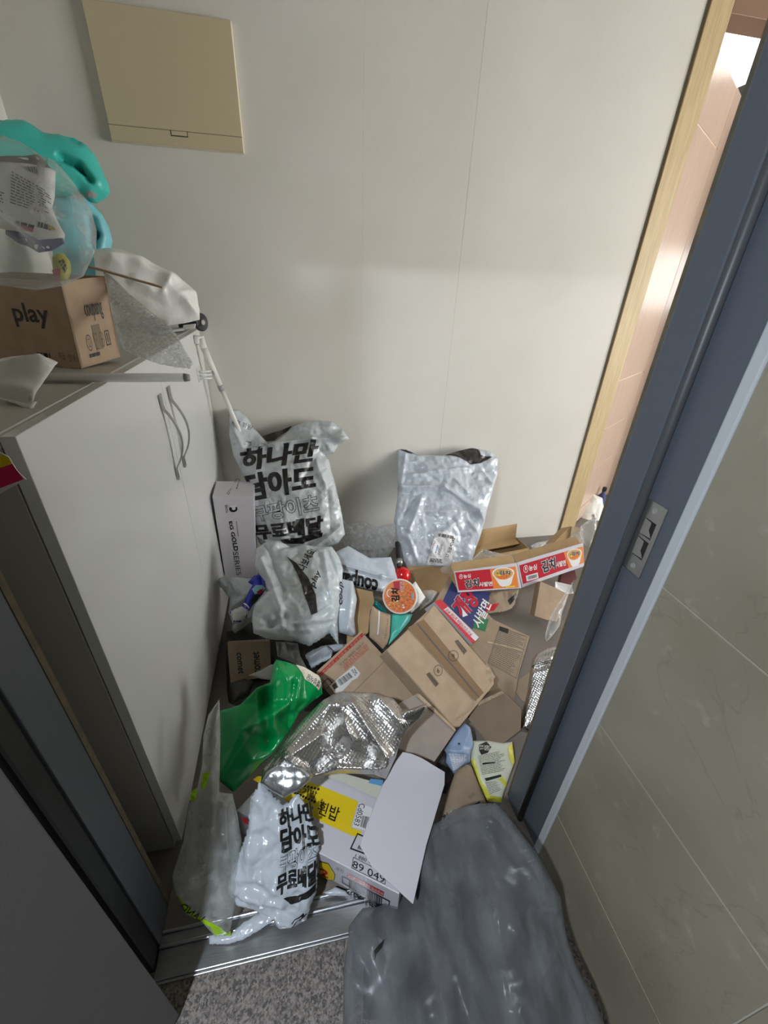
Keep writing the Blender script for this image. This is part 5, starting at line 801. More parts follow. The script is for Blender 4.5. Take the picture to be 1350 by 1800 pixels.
# ------------------------------------------------------------------ shoe cabinet
CX = -0.406
t = thing('shoe_cabinet', 'tall white gloss shoe cabinet with nickel bow handles along the left wall', 'cabinet', (-0.65, 1.37, 0))
box('body', XL + 0.004, CX - 0.025, 0.668, 2.070, 0.0, 1.214, CABG, t, bevel=0.001)
box('top_board', XL + 0.004, CX - 0.024, 0.664, 2.072, 1.214, 1.234, CABS, t, bevel=0.001)
for (a, b_, hy) in ((0.668, 1.3885, 1.340), (1.3915, 2.070, 1.440)):
    dd = box('door', CX - 0.022, CX, a, b_, 0.03, 1.231, CABW, t, bevel=0.0012)
    h0, h1 = 0.855, 1.128
    # straight foot strip and a bowed grip that flares into flat end plates
    n = 24; V = []; F = []
    for i in range(n + 1):
        q = i / n; z = h0 + (h1 - h0) * q
        out = 0.002 + 0.034 * max(0.0, math.sin(math.pi * min(1, max(0, (q - 0.14) / 0.70)))) ** 0.8
        wd = 0.0065 + 0.007 * max(0, (q - 0.72) / 0.28) + 0.003 * max(0, (0.22 - q) / 0.22)
        for (ox, oy) in ((0, -1), (0, 1), (0.0045, 1), (0.0045, -1)):
            V.append((CX + out + ox, hy + oy * wd, z))
    for i in range(n):
        for k in range(4):
            k2 = (k + 1) % 4; F.append((i * 4 + k, i * 4 + k2, i * 4 + 4 + k2, i * 4 + 4 + k))
    F += [(3, 2, 1, 0), (n * 4, n * 4 + 1, n * 4 + 2, n * 4 + 3)]
    h = mesh('handle', V, F, CHROME, dd, bevel=0.001)

# ------------------------------------------------------------------ things on the cabinet
T0 = 1.2345
t = thing('carton', 'open brown parcel carton with black lettering and a raised flap, standing on the cabinet', 'box', (-0.58, 1.26, T0))
q0 = np.array((-0.507, 1.155, T0)); th = 0.004
pa = np.array((0.058, 0.095, 0.012)); PW = float(np.linalg.norm(pa)); pa /= PW
pb = np.array((-0.86, 0.36, 0.0)); pb /= np.linalg.norm(pb); PD = 0.27
up = np.array((0.012, -0.003, 0.184)); PH = float(np.linalg.norm(up)); uz = up / PH
obox('front_wall', q0, pb * PD, pa * th, up, CARD, t)
obox('side_wall', q0, pa * PW, pb * th, up, CARD, t, bevel=0.0012)
obox('back_wall', q0 + pa * (PW - th), pb * PD, pa * th, up, CARD, t)
obox('side_wall', q0 + pb * (PD - th), pa * PW, pb * th, up, CARD, t)
obox('bottom', q0 + pa * th, pb * PD, pa * (PW - 2 * th), (0, 0, th), CARDD, t)
obox('flap', np.array((-0.4620, 1.222, 1.4475)), np.array((0.160, -0.022, -0.038)), np.array((-0.042, 0.113, 0.001)), (0, 0, 0.005), CARD, t, bevel=0.001)
def fr(O, U, V):
    N = np.cross(U, V); N /= np.linalg.norm(N)
    return dict(O=list(O), U=list(U), V=list(V), N=list(N))
D['boxF'] = fr(q0, -pb, uz); D['boxS'] = fr(q0, pa, uz)
def R(x0, y0, x1, y1): return [(x0, y1), (x1, y1), (x1, y0), (x0, y0)]
pr = Print(Surf('boxF'))
pr.text('play', R(-0.150, 0.086, -0.055, 0.136), INK, 0.02); pr.build('printed_lettering', t)
pr.lines(R(-0.115, 0.018, -0.070, 0.030), INK, 1, 3, 0.8, words=3); pr.build('printed_small_print', t); pr.text('취급', R(-0.055, 0.018, -0.037, 0.034), INKG); pr.build('printed_lettering', t); pr.text('안내', R(-0.028, 0.016, -0.010, 0.032), INKG)
pr.build('printed_lettering', t)
pr = Print(Surf('boxS'))
pr.text('coupang', R(0.0410, 0.0958, 0.0874, 0.1318), INK, 0.01)
Q = R(0.0273, 0.0330, 0.0415, 0.0700); pr.ell(Q, INKG, ring=0.14); pr.rects(Q, [(.3, .25, .34, .75), (.66, .25, .70, .75), (.3, .7, .7, .75), (.3, .25, .7, .3), (.48, .25, .52, .6)], INKG)
Q = R(0.0470, 0.0330, 0.0579, 0.0700); pr.rects(Q, [(.1, .92, .9, 1), (.1, .55, .18, 1), (.82, .55, .9, 1), (.2, .5, .8, .57), (.46, .1, .54, .5), (.2, 0, .8, .08)], INKG)
Q = R(0.0623, 0.0350, 0.0754, 0.0700); pr.ell(Q, INKG, ring=0.14); pr.rects(Q, [(.46, .2, .54, .8), (.25, .46, .75, .54)], INKG)
Q = R(0.0798, 0.0350, 0.0918, 0.0700); pr.frame(Q, INKG, 0.1); pr.rects(Q, [(.4, .2, .6, .8)], INKG)
pr.lines(R(0.0273, 0.0165, 0.0590, 0.0268), INK, 1, 5, 0.8, words=7)
pr.rects(R(0.0492, 0.0309, 0.0874, 0.0876), [(0, 0, 0.55, 1)], CARDD, 0)
pr.build('printed_lettering', t)

S = Surf('clearbag', bulge=0.035, fall=0.06, crum=((0.007, 9), (0.003, 26)), seed=3)
pouch('plastic_bag', S, CLEARB, back=0.015, res=0.006, label='crinkled clear plastic bag lying over the parcel carton on the cabinet', cat='bag')
S = Surf('packet', bulge=0.014, fall=0.05, crum=((0.004, 14),), seed=5)
t = thing('food_packet', 'printed white and purple food packet inside the clear bag', 'packet', at(S, S.out))
pouch('packet_film', S, WBAG, t, back=0.006, res=0.006)
pr = Print(S, 0.01); d = S.d
pr.poly(d['top'], INKG, 0); pr.poly(d['pur'], PURP, 0); pr.poly(d['ol'], OLIVE, 1); pr.bars(d['bar'], INK, 16, layer=1)
pr.lines(d['tx'], INKG, 11, 4, 0.45, words=9); pr.lines(d['tx2'], INKG, 9, 6, 0.45, words=7)
pr.poly(d['red'], RED, 1); pr.lines(d['nm'], INK, 1, 5, 0.9, words=4); pr.lines(d['nm2'], INK, 1, 7, 0.9, words=4)
pr.build('printed_panel', t)
S = Surf('minican', bulge=0.014, fall=0.02, crum=((0.002, 30),), seed=6)
t = thing('snack_sachet', 'small yellow and red foil sachet low in the clear bag', 'packet', at(S, S.out))
pouch('sachet_film', S, OLIVE, t, back=0.006, res=0.004)
pr = Print(S, 0.006); pr.poly(S.d['red'], RED, 0); pr.lines(S.d['tx'], INK, 2, 3, 0.8, words=3); pr.build('printed_panel', t)

def jug(key, label, m, bul, seed, extra=None):
    S = Surf(key, bulge=bul, fall=0.055, seed=seed)
    t = thing('detergent_jug', label, 'jug', at(S, S.out))
    pouch('jug_body', S, m, t, back=bul * 0.9, res=0.006, bcrum=0)
    pr = Print(S, 0.006)
    if key == 'jug':
        pr.poly(S.d['lb'], GPLAS, 0)
        pr.build('label_patch', t)
    V, F = lathe_geo(S.pt(np.array([S.out[0]]), 0.0)[0] + S.N * -0.01, -S.U, [(0.032, -0.02), (0.032, 0.03), (0.028, 0.035)], 24)
    if key == 'jug': mesh('cap', V, F, TEALD, t)
jug('jug', 'turquoise laundry detergent jug lying on top of the cabinet clutter', TEAL, 0.05, 2)
jug('jug2', 'pale blue jug with loop handle under the turquoise one', TEALL, 0.04, 3)

S = Surf('whitebag', bulge=0.07, fall=0.09, crum=((0.003, 9), (0.001, 24)), seed=8)
pouch('plastic_bag', S, MILKY, back=0.05, res=0.006, label='plump milky white plastic bag at the far end of the cabinet', cat='bag')
def bub(p, sc, amp):
    a = 2 * math.pi / sc
    return amp * np.clip(np.cos(p[:, 0] * a) * np.cos(p[:, 1] * a * 0.866 + 0.5) + 0.25, 0, 1.2)
S = Surf('bubble', bulge=0.012, fall=0.05, crum=((0.010, 10),), seed=9, fn=lambda P, e: bub(P, 0.012, 0.0034))
pouch('bubble_wrap', S, CLEAR2, back=0.006, res=0.0036, label='sheet of clear bubble wrap draped down beside the parcel carton', cat='wrap')
S = Surf('scrap', bulge=0.006, fall=0.03, crum=((0.004, 18),), seed=10)
pouch('packing_scrap', S, WBAG, back=0.002, res=0.005, label='torn white poly scrap on the near corner of the cabinet', cat='scrap')
V = [(-0.52, 1.010, 1.2445), (-0.40, 1.0, 1.2455), (-0.240, 0.988, 1.248)]
t = thing('shelf_tube', 'white round tube sticking out over the cabinet edge', 'tube', (-0.4, 1.0, T0))
tube('tube', V, 0.009, WPLAS, t, 18); tube('end_cap', [(-0.240, 0.988, 1.248), (-0.229, 0.987, 1.248)], [0.0088, 0.007], GPLAS, t, 18)
tube('end_plug', [(-0.532, 1.011, 1.247), (-0.52, 1.010, 1.247)], [0.007, 0.0092], WPLAS, t, 18)
# castor on a bracket
t = thing('castor_bracket', 'black castor wheel on a grey bracket at the far cabinet edge', 'castor', (-0.40, 1.93, T0))
V, F = lathe_geo((-0.372, 1.955, 1.268), (0.8, -0.55, 0.0), [(0.012, -0.006), (0.030, -0.008), (0.034, -0.005), (0.034, 0.005), (0.030, 0.008), (0.012, 0.006)], 32)
mesh('wheel', V, F, BPLAS, t, smooth=False)
V, F = lathe_geo((-0.368, 1.952, 1.268), (0.8, -0.55, 0.0), [(0.010, -0.002), (0.010, 0.008), (0.006, 0.010)], 20)
mesh('hub', V, F, GPLAS, t)
obox('fork', (-0.455, 1.93, 1.243), (0.075, -0.01, 0.012), (0.02, 0.04, 0), (0, 0, 0.026), BPLAS, t, bevel=0.004)
obox('bracket', (-0.50, 1.80, T0 + 0.001), (0.07, 0.12, 0.004), (-0.03, 0.02, 0), (0, 0, 0.010), GPLAS, t, bevel=0.002)
obox('tag', (-0.43, 1.885, 1.247), (0.045, -0.005, 0.006), (0.004, 0.001, 0), (0.004, 0.004, 0.016), WPLAS, t, bevel=0.001)
# sweeper pole leaning in the gap behind the cabinet
t = thing('sweeper_pole', 'white sweeper handle and pole leaning between cabinet and back wall', 'pole', (-0.17, 2.0, 0.3))
a = np.array((-0.385, 1.95, 1.205)); b_ = np.array((-0.300, 1.985, 0.86)); c_ = np.array((-0.165, 2.03, 0.315))
tube('grip', [a + (-0.012, -0.012, -0.018), a + (-0.010, -0.004, 0.006), a + (0.004, 0, 0.004), a + (b_ - a) * 0.10], [0.010, 0.014, 0.0145, 0.0135], WPLAS, t, 18)
tube('handle_tube', [a + (b_ - a) * 0.10, a + (b_ - a) * 0.55], [0.0135, 0.012], WPLAS, t, 18)
tube('collar', [a + (b_ - a) * 0.55, a + (b_ - a) * 0.62], 0.0128, GPLAS, t, 18)
tube('pole', [a + (b_ - a) * 0.62, b_, c_], 0.0095, WPLAS, t, 16)
obox('button', a + (b_ - a) * 0.34 + (-0.004, -0.0145, -0.008), (0.008, 0.001, 0), (0, 0.004, 0), (0.004, 0, -0.016), GPLAS, t, bevel=0.001)
t = thing('pole_clip', 'clear plastic clip on the cabinet holding the sweeper pole', 'clip', (-0.40, 1.93, 1.055))
obox('plate', (CX + 0.0005, 1.885, 1.045), (0.003, 0, 0), (0, 0.045, 0), (0, 0, 0.055), LENS, t, bevel=0.001)
for dz in (0.004, 0.018, 0.032):
    V, F = tube_geo([(CX + 0.003, 1.90, 1.052 + dz), (CX + 0.022, 1.905, 1.052 + dz), (CX + 0.040, 1.922, 1.050 + dz), (CX + 0.045, 1.945, 1.048 + dz)], 0.0045, 8)
    mesh('claw', V, F, LENS, t, smooth=True)
S = Surf('leaflet')
t = thing('leaflet', 'yellow and magenta leaflet stuck beside the cabinet at the left edge', 'leaflet', at(S, S.out))
slab('paper', S, S.out, 0.0012, WHITE, t, bevel=0); pr = Print(S); pr.poly(S.d['yl'], YELL, 0); pr.poly(S.d['pk'], PINK, 0)
pr.build('printed_colour', t)

# ------------------------------------------------------------------ against the back wall
def bagtext(S, t, lines, cut=0.0065):
    pr = Print(S, cut, 0.0018)
    d = S.d
    pr.heavy('하나만', d[lines[0]], INK); pr.heavy('담아도', d[lines[1]], INK)
    pr.outline('쿠팡이츠', d[lines[2]], INK, S.film, 0.04, 0, 0.015); pr.heavy('무료배달', d[lines[3]], INK)
    pr.poly(d['band'], INK)
    return pr
S = Surf('mail1', bulge=0.05, fall=0.09, crum=((0.009, 6), (0.009, 14), (0.005, 32)), seed=12)
t = thing('mailer_bag', 'large grey mailer bag with bold black lettering propped against the back wall by the cabinet', 'bag', at(S, S.out), 'lettered grey mailers')
pouch('bag_film', S, MAIL, t, back=0.03, res=0.0055, jag=0.001)
S.film = MAIL; pr = bagtext(S, t, ('t1', 't2', 't3', 't4'))
pr.build('printed_lettering', t)
pr.outline('구니가', S.d['top'], INK, MAIL, 0.02); pr.build('printed_lettering', t)
pr.text('와우 회원', S.d['u1'], INK); pr.build('printed_lettering', t)
pr.lines(S.d['s1'], INK, 2, 4, 0.6, words=9); pr.build('printed_small_print', t)
pr = Print(S, 0.01, 0.002); pr.poly(S.d['mouth'], MAILD); pr.build('torn_mouth', t)

S = Surf('mailR', bulge=0.030, fall=0.07, crum=((0.010, 6), (0.011, 13), (0.005, 32)), seed=21)
t = thing('mailer_bag', 'tall plain grey mailer with shipping label and torn top, upright against the back wall', 'bag', at(S, S.out))
pouch('bag_film', S, MAILB, t, back=0.02, res=0.0055, jag=0.001)
for k in ('mouth', 'mouth2'):
    pr = Print(S, 0.01, 0.003); pr.poly(S.d[k], MAILD); pr.build('torn_mouth', t)
pr = Print(S, 0.0055, 0.003); d = S.d
pr.poly(d['lab'], WHITE, 0); pr.text('72.문정4274A', d['l1'], INK, 0.01, 1); pr.bars(d['b1'], INK, 22, 3, 1); pr.lines(d['b2'], INK, 4, 2, 0.6, 1, words=4)
pr.text('CGSON GAS', d['l2'], INKG, 0, 1); pr.lines(d['l3'], INKG, 3, 3, 0.5, 1, words=8); pr.lines(d['blu'], INKB, 1, 3, 0.9, 1, words=5)
pr.build('shipping_label', t)

# power-supply carton
S = Surf('eg')
t = thing('carton', 'upright white carton lettered EG GOLD SERIES wedged beside the cabinet', 'box', at(S, S.out))
slab('box_shell', S, S.out, 0.16, WCARD, t, bevel=0.002)
d = S.d; pr = Print(S)
pr.text('EG GOLD', d['t1'], INK, 0.035); pr.build('printed_lettering', t); pr.text('SERIES', d['t2'], INK, -0.004); pr.text('ENTIS', d['en'], INK, 0.01); pr.poly(d['ln'], INKG); pr.build('printed_lettering', t)
pr.ell(d['lg'], INK); pr.poly([np.array(d['lg'][0]) * .5 + np.array(d['lg'][2]) * .5, d['lg'][0], d['lg'][1]], WHITE, 1)
Q = d['lg']; pr.ell(Q, WHITE, .55, .55, .22, .22, layer=1); pr.rects(Q, [(.1, .74, .8, .78), (.05, .84, .85, .88)], WHITE, 2)
pr.build('printed_emblem', t)
S2 = Surf('egtop'); pr = Print(S2); pr.text('EG GOLD', S2.d['t1'], INK, 0.01); pr.lines(S2.d['s'], INKG, 1, 2, .6, words=6); pr.build('top_lettering', t)

S = Surf('clearpile', bulge=0.05, fall=0.08, crum=((0.018, 9), (0.008, 22)), seed=31)
pouch('plastic_film', S, CLEARW, back=0.02, res=0.006, label='crumpled heap of clear film between the two upright mailers', cat='film')

# open carton behind the noodle trays
t = thing('carton', 'open tan carton on the floor under the upright plain mailer', 'box', (0.83, 1.72, 0))
ax = np.array((0.989, 0.150, 0)); ay = np.array((-0.150, 0.989, 0)); o0 = np.array((0.485, 1.600, 0.0))
w_, dp, hh = 0.715, 0.115, 0.185
obox('front_wall', o0, ax * w_, ay * th, (0, 0, hh), CARD2, t, bevel=0.001)
obox('back_wall', o0 + ay * (dp - th), ax * w_, ay * th, (0, 0, hh), CARD2, t)
for k in (0, w_ - th): obox('side_wall', o0 + ax * k, ax * th, ay * dp, (0, 0, hh), CARD2, t)
obox('bottom', o0, ax * w_, ay * dp, (0, 0, th), CARD2, t)
obox('flap', o0 + ay * dp + (0, 0, hh), ax * (w_ - 0.01), ay * 0.012 + np.array((0, 0, 0.085)), ay * -th, CARD2, t)
obox('flap', o0 + ay * (dp - 0.05) + ax * 0.43 + (0, 0, hh - 0.012), ax * 0.27, ay * 0.048 + np.array((0, 0, 0.006)), (0, 0, th), CARD2, t)
obox('flap', o0 + (0, 0, hh), ax * (w_ * 0.62), ay * 0.075 + np.array((0, 0, -0.004)), (0, 0, th), CARD2, t)

S = Surf('mail3', bulge=0.02, fall=0.04, crum=((0.005, 10), (0.002, 28)), seed=33)
t = thing('mailer_bag', 'grey mailer folded flat showing large upside-down lettering, below the film heap', 'bag', at(S, S.out))
pouch('bag_film', S, MAILB, t, back=0.012, res=0.005, jag=0.001)
pr = Print(S, 0.007, 0.0018); pr.heavy('coupang', S.d['t1'], INK, k=0.006); pr.build('printed_lettering', t)

# red glossy lid with a dark handle
t = thing('pan_lid', 'glossy red round lid with black handle beside the noodle cup', 'lid', (0.44, 1.50, 0.19))
V, F = lathe_geo((0.422, 1.50, 0.245), (-0.2, -0.75, 0.62), [(0.036, -0.03), (0.040, -0.02), (0.038, -0.004), (0.030, 0.010), (0.016, 0.018), (0.004, 0.020)], 36)
mesh('lid_dome', V, F, REDG, t, smooth=True)
tube('handle', [(0.415, 1.53, 0.27), (0.425, 1.60, 0.285), (0.435, 1.68, 0.305)], [0.011, 0.013, 0.012], BPLAS, t, 14)
tube('ferrule', [(0.418, 1.545, 0.276), (0.421, 1.57, 0.281)], 0.0155, CHROME, t, 16)

# ------------------------------------------------------------------ noodle cup and trays
S = Surf('cup')
t = thing('noodle_cup', 'white instant noodle cup with orange and red picture lid facing up', 'cup', at(S, S.out))
O = S.O
V, F = lathe_geo(O, S.N, [(0.052, -0.075), (0.056, -0.07), (0.067, -0.012), (0.070, -0.010), (0.0725, -0.006), (0.0725, -0.001), (0.070, 0.001), (0.066, 0.0)], 48)
mesh('cup_body', V, F, WHITE, t, smooth=False)
V, F = lathe_geo(O, S.N, [(0.0665, 0.0), (0.0665, 0.0012)], 48); mesh('lid', V, F, ORAN, t)
Q = [(-0.066, 0.066), (0.066, 0.066), (0.066, -0.066), (-0.066, -0.066)]; pr = Print(S, lift=0.0016)
A = np.linspace(0, 2 * math.pi, 48)
pr._add(np.array([(0.066 * math.cos(a), 0.066 * math.sin(a)) for a in A if math.sin(a) < -0.05 or math.cos(a) > 0.62]), [tuple(range(sum(1 for a in A if math.sin(a) < -0.05 or math.cos(a) > 0.62)))], BROTH, 0)
pr.rects(Q, [(.34, .74, .62, .97)], RED, 1)
rr = random.Random(5)
for i in range(22):
    a = rr.uniform(3.6, 6.1); r_ = rr.uniform(0.2, 0.88); c = (.5 + .5 * r_ * math.cos(a), .5 + .5 * r_ * math.sin(a))
    pr.ell(Q, rr.choice([WHITE, ORA2, RED, GREENP, YELL, ORAN]), c[0], c[1], rr.uniform(.015, .05), rr.uniform(.012, .03), layer=2 + i % 3, n=9)
pr.ell(Q, WHITE, .2, .62, .11, .13, ring=.22, layer=3, a0=0.8, a1=4.4)
pr.heavy('김치', S.d['nm'], INK, 6); pr.outline('사발면', S.d['sm'], RED, WHITE, 0.04, 5)
pr.poly(S.d['bc'], WHITE, 6); pr.bars(S.d['bc'], INK, 8, 2, 7)
pr.build('lid_print', t)

def tray(key, label, bar):
    S = Surf(key); d = S.d
    t = thing('noodle_tray', label, 'box', at(S, S.out))
    P = [np.array(p) for p in d['out']]
    slab('front_panel', S, d['out'], 0.004, WCARD, t, bevel=0.0008)
    hv = (P[0] - P[3]); 
    # floor, back and inner liner of the tray behind the printed front
    up = S.O * 0 + np.array((0, 0, 1.0)); bk = -np.array((S.N[0], S.N[1], 0)); bk /= np.linalg.norm(bk)
    w3 = [S.O + p[0] * S.U + p[1] * S.V for p in P]
    obox('base_panel', w3[3] - S.N * 0.004, w3[2] - w3[3], bk * 0.08 + up * 0.012, S.V * 0.003, CARD2, t)
    obox('liner', w3[0] - S.N * 0.012 - S.V * 0.006, (w3[1] - w3[0]) * 0.98, bk * 0.06 + up * 0.008, S.V * -0.004, CARD2, t)
    pr = Print(S); K = lambda n: d[n]
    pr.poly(K('fld'), RED, 0); pr.poly(K('org'), ORAN, 1)
    Q = K('cup')
    pr.poly([qmap(Q, np.array([p]))[0] for p in ((.02, .62), (.98, .62), (.86, .12), (.72, .02), (.30, .02), (.16, .12))], WHITE, 2)
    pr.ell(Q, WHITE, .5, .66, .5, .34, layer=3); pr.ell(Q, ORA2, .5, .66, .44, .29, layer=4); pr.ell(Q, BROTH, .46, .54, .30, .13, layer=5)
    pr.ell(Q, GREENP, .24, .72, .06, .05, layer=6, n=10); pr.ell(Q, YELL, .30, .62, .08, .05, layer=6, n=10)
    pr.outline('김치', [tuple(qmap(Q, np.array([p]))[0]) for p in ((.32, .86), (.80, .80), (.80, .58), (.32, .64))], WHITE, INK, 0.06, 6, 0.03)
    pr.outline('김치', K('nm'), WHITE, INK, 0.075, 3, 0.035); pr.text('사발면', K('sm'), WHITE, 0.03, 3)
    pr.text('농심', K('lg'), WHITE, 0.02, 3); pr.ell(K('egg'), WHITE, layer=3, ring=.18); pr.ell(K('egg'), WHITE, .5, .55, .14, .26, layer=3)
    if 'gn' in d: pr.poly(K('gn'), YELL, 5)
    if bar: pr.poly(K('bl'), WHITE, 3); pr.bars(K('bar'), INK, 22, 4, 4)
    pr.build('printed_front', t)
tray('cartL', 'red printed noodle tray, the left one of the two joined trays', False)
tray('cartR', 'red printed noodle tray with barcode, right one nearest the door jamb', True)
S = Surf('film1', bulge=0.015, fall=0.03, crum=((0.012, 10), (0.005, 26)), seed=41)
pouch('shrink_film', S, CLEAR, back=0.004, res=0.006, label='torn clear shrink film over the left noodle tray', cat='film')
S = Surf('film2', bulge=0.012, fall=0.03, crum=((0.010, 12), (0.004, 28)), seed=42)
pouch('shrink_film', S, CLEAR, back=0.004, res=0.006, label='torn clear shrink film over the right noodle tray', cat='film')
S = Surf('film3', bulge=0.012, fall=0.02, crum=((0.008, 18),), seed=43)
pouch('shrink_film', S, CLEAR, back=0.004, res=0.005, label='scrap of clear film below the foot of the plain mailer', cat='film')
S = Surf('cartbk')
t = thing('carton', 'tan carton with raised end flap behind the right noodle tray', 'box', at(S, S.out))
slab('box_shell', S, S.out, 0.10, CARD2, t); slab('end_flap', S, S.d['fl'], 0.004, CARD, t, off=0.012)
S = Surf('whtfilm', bulge=0.03, fall=0.04, crum=((0.01, 12),), seed=44)
pouch('plastic_bag', S, HAZY, back=0.01, res=0.006, label='hazy white film bag by the door jamb above the right noodle tray', cat='bag')
S = Surf('whtbag', bulge=0.06, fall=0.08, crum=((0.012, 10), (0.004, 28)), seed=45)
t = thing('plastic_bag', 'white carrier bag on the floor in the inner doorway', 'bag', at(S, S.out))
pouch('bag_film', S, WBAG, t, back=0.05, res=0.007); pr = Print(S, 0.01, 0.002); pr.text('편의', S.d['tx'], INK, 0.01); pr.build('printed_lettering', t)
t = thing('bottle', 'small dark blue bottle behind the white carrier bag', 'bottle', (2.12, 2.33, 0))
V, F = lathe_geo((2.14, 2.36, 0.0), (0, 0, 1), [(0.03, 0), (0.032, 0.01), (0.032, 0.11), (0.012, 0.14), (0.012, 0.16)], 24); mesh('bottle_body', V, F, NAVY, t, smooth=True)
V, F = lathe_geo((2.14, 2.36, 0.16), (0, 0, 1), [(0.015, 0), (0.015, 0.025), (0.012, 0.028)], 24); mesh('cap', V, F, BPLAS, t)

# ------------------------------------------------------------------ right side of the heap
S = Surf('blue')
t = thing('flattened_carton', 'flattened noodle carton printed navy and red lying on the floor', 'box', at(S, S.out))
slab('card', S, S.out, 0.006, CARDD, t); pr = Print(S); d = S.d
pr.poly(d['bl'], NAVY, 0); pr.poly(d['gr'], GRN, 1)
pr.text('개장', d['t1'], WHITE, 0.085, 2); pr.text('개장', d['t1'], NAVY, 0.065, 3); pr.text('개장', d['t1'], RED, 0.035, 4)
pr.text('사발면', d['t2'], WHITE, 0.02, 4)
pr.lines(d['info'], INKG, 22, 5, 0.4, words=16); pr.frame(d['info'], INKG, 0.012); pr.poly(d['hd'], INK, 1); pr.poly(d['cre'], CARDE, 2)
pr.build('printed_panel', t)
S = Surf('torn', crum=((0.006, 20),), seed=51, bulge=0.004, fall=0.02)
t = thing('torn_carton', 'torn strip of printed carton under the left noodle tray', 'scrap', at(S, S.out))
pouch('card', S, CARDD, t, back=0.003, res=0.006, jag=0.003, sharp=True); pr = Print(S, 0.01, 0.001); 
for k, m_ in (('red', RED), ('dk', INK)):
    pr.poly(S.d[k], m_); pr.build('printed_patch', t)
S = Surf('strip')
t = thing('noodle_tray', 'red and white edge of a noodle tray standing behind the taped carton', 'box', at(S, S.out))
slab('tray_shell', S, S.out, 0.07, WCARD, t); pr = Print(S); d = S.d
pr.poly(d['r1'], RED, 0); pr.poly(d['r3'], RED, 0); pr.poly(d['r2'], RED, 0); pr.text('농심 김치사발면 큰사발 농심', d['tx'], INKR, 0.012, 1); pr.build('printed_edge', t)
S = Surf('rbox')
t = thing('carton', 'plain dull brown carton lying tilted by the right door jamb', 'box', at(S, S.out))
slab('box_shell', S, S.out, 0.07, CARDD, t); slab('lifted_edge', S, S.d['edge'], 0.004, CARDE, t, off=0.004)
S = Surf('sidecard')
slab('card_scrap', S, S.out, 0.004, CARDD, label='small brown card scrap beside the silver pouch', cat='scrap')
S = Surf('silver', bulge=0.04, fall=0.05, crum=((0.005, 12),), seed=55, fn=lambda P, e: bub(P, 0.010, 0.0026))
pouch('bubble_mailer', S, FOIL, back=0.03, res=0.003, label='silver bubble mailer half hidden behind the right door jamb', cat='mailer')
S = Surf('maroon')
slab('carton', S, S.out, 0.05, MAROON, label='dark maroon carton corner behind the wood-toned carton', cat='box')
tube('power_cord', [(0.98, 1.07, 0.008), (0.995, 1.045, 0.006), (1.03, 1.03, 0.006), (1.07, 1.045, 0.01), (1.10, 1.08, 0.012)], 0.005, BPLAS, None, 10, label='short curl of dark cord on the floor by the jamb', cat='cord')
S = Surf('wallfilm', bulge=0.025, fall=0.03, crum=((0.012, 16),), seed=49)
pouch('bubble_wrap', S, CLEARW, back=0.01, res=0.006, label='wad of clear bubble wrap at the foot of the back wall by the wood casing', cat='wrap')
S = Surf('wood')
t = thing('carton', 'pale wood-toned folded carton near the jamb on the open floor', 'box', at(S, S.out))
slab('left_panel', S, S.d['a'], 0.08, CARD, t); slab('right_panel', S, S.d['b'], 0.06, CARD, t, off=-0.004)
S = Surf('tray', bulge=0.0, fall=0.02, fn=lambda P, e: -0.01 * np.clip(e / 0.012, 0, 1))
pouch('foam_tray', S, WHITE, back=0.014, res=0.006, label='small white foam tray behind the wood-toned carton', cat='tray')
S = Surf('wisp', bulge=0.02, fall=0.03, crum=((0.012, 14), (0.005, 30)), seed=57)
pouch('plastic_film', S, CLEAR, back=0.01, res=0.005, label='twisted strand of clear film hanging beside the door jamb', cat='film')
S = Surf('yellow', bulge=0.012, fall=0.03, crum=((0.005, 12), (0.002, 30)), seed=59)
t = thing('rice_bag', 'pale yellow-edged printed food bag on the floor by the jamb', 'bag', at(S, S.out))
pouch('bag_film', S, YBAG, t, back=0.006, res=0.005); pr = Print(S, 0.01, 0.0012); d = S.d
for k in ('edge', 'edge2', 'y3'): pr.poly(d[k], YEDG, 0)
pr.poly(d['blob'], MAILD, 0); pr.text('맛밥', d['bt'], YBAG, 0.01, 1); pr.lines(d['txt1'], INKG, 13, 4, 0.4, words=15, layer=0); pr.lines(d['txt2'], INKG, 8, 5, 0.4, words=12, layer=0)
pr.poly(d['bb'], INK, 2); pr.poly(d['bc'], INK, 2); pr.build('printed_panel', t)
S = Surf('bluebag', bulge=0.02, fall=0.03, crum=((0.006, 14), (0.002, 34)), seed=61)
t = thing('plastic_bag', 'crumpled pale blue bag wedged below the taped carton', 'bag', at(S, S.out))
pouch('bag_film', S, BBAG, t, back=0.01, res=0.005); pr = Print(S, 0.01, 0.001); pr.lines(S.d['grid'], WHITE, 9, 3, 0.7, words=9); pr.build('printed_grid', t); pr.poly(S.d['dot'], INK); pr.build('printed_dot', t)
S = Surf('brown', bulge=0.02, fall=0.05, crum=((0.004, 9),), seed=63)
t = thing('paper_parcel', 'rounded brown paper parcel behind the grey refuse bag', 'parcel', at(S, S.out))
pouch('paper', S, CARDD, t, back=0.03, res=0.007); pr = Print(S, 0.012, 0.001); pr.text('취급', S.d['t1'], INK, 0.03); pr.build('printed_lettering', t)
pr.text('주의', S.d['t2'], INKG); pr.build('printed_lettering', t); pr.poly(S.d['t3'], INK); pr.build('printed_patch', t)
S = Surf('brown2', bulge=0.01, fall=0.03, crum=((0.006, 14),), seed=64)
pouch('bag_scrap', S, DKBAG, back=0.006, res=0.006, label='dark crumpled bag in the gap right of the white rice carton', cat='scrap')

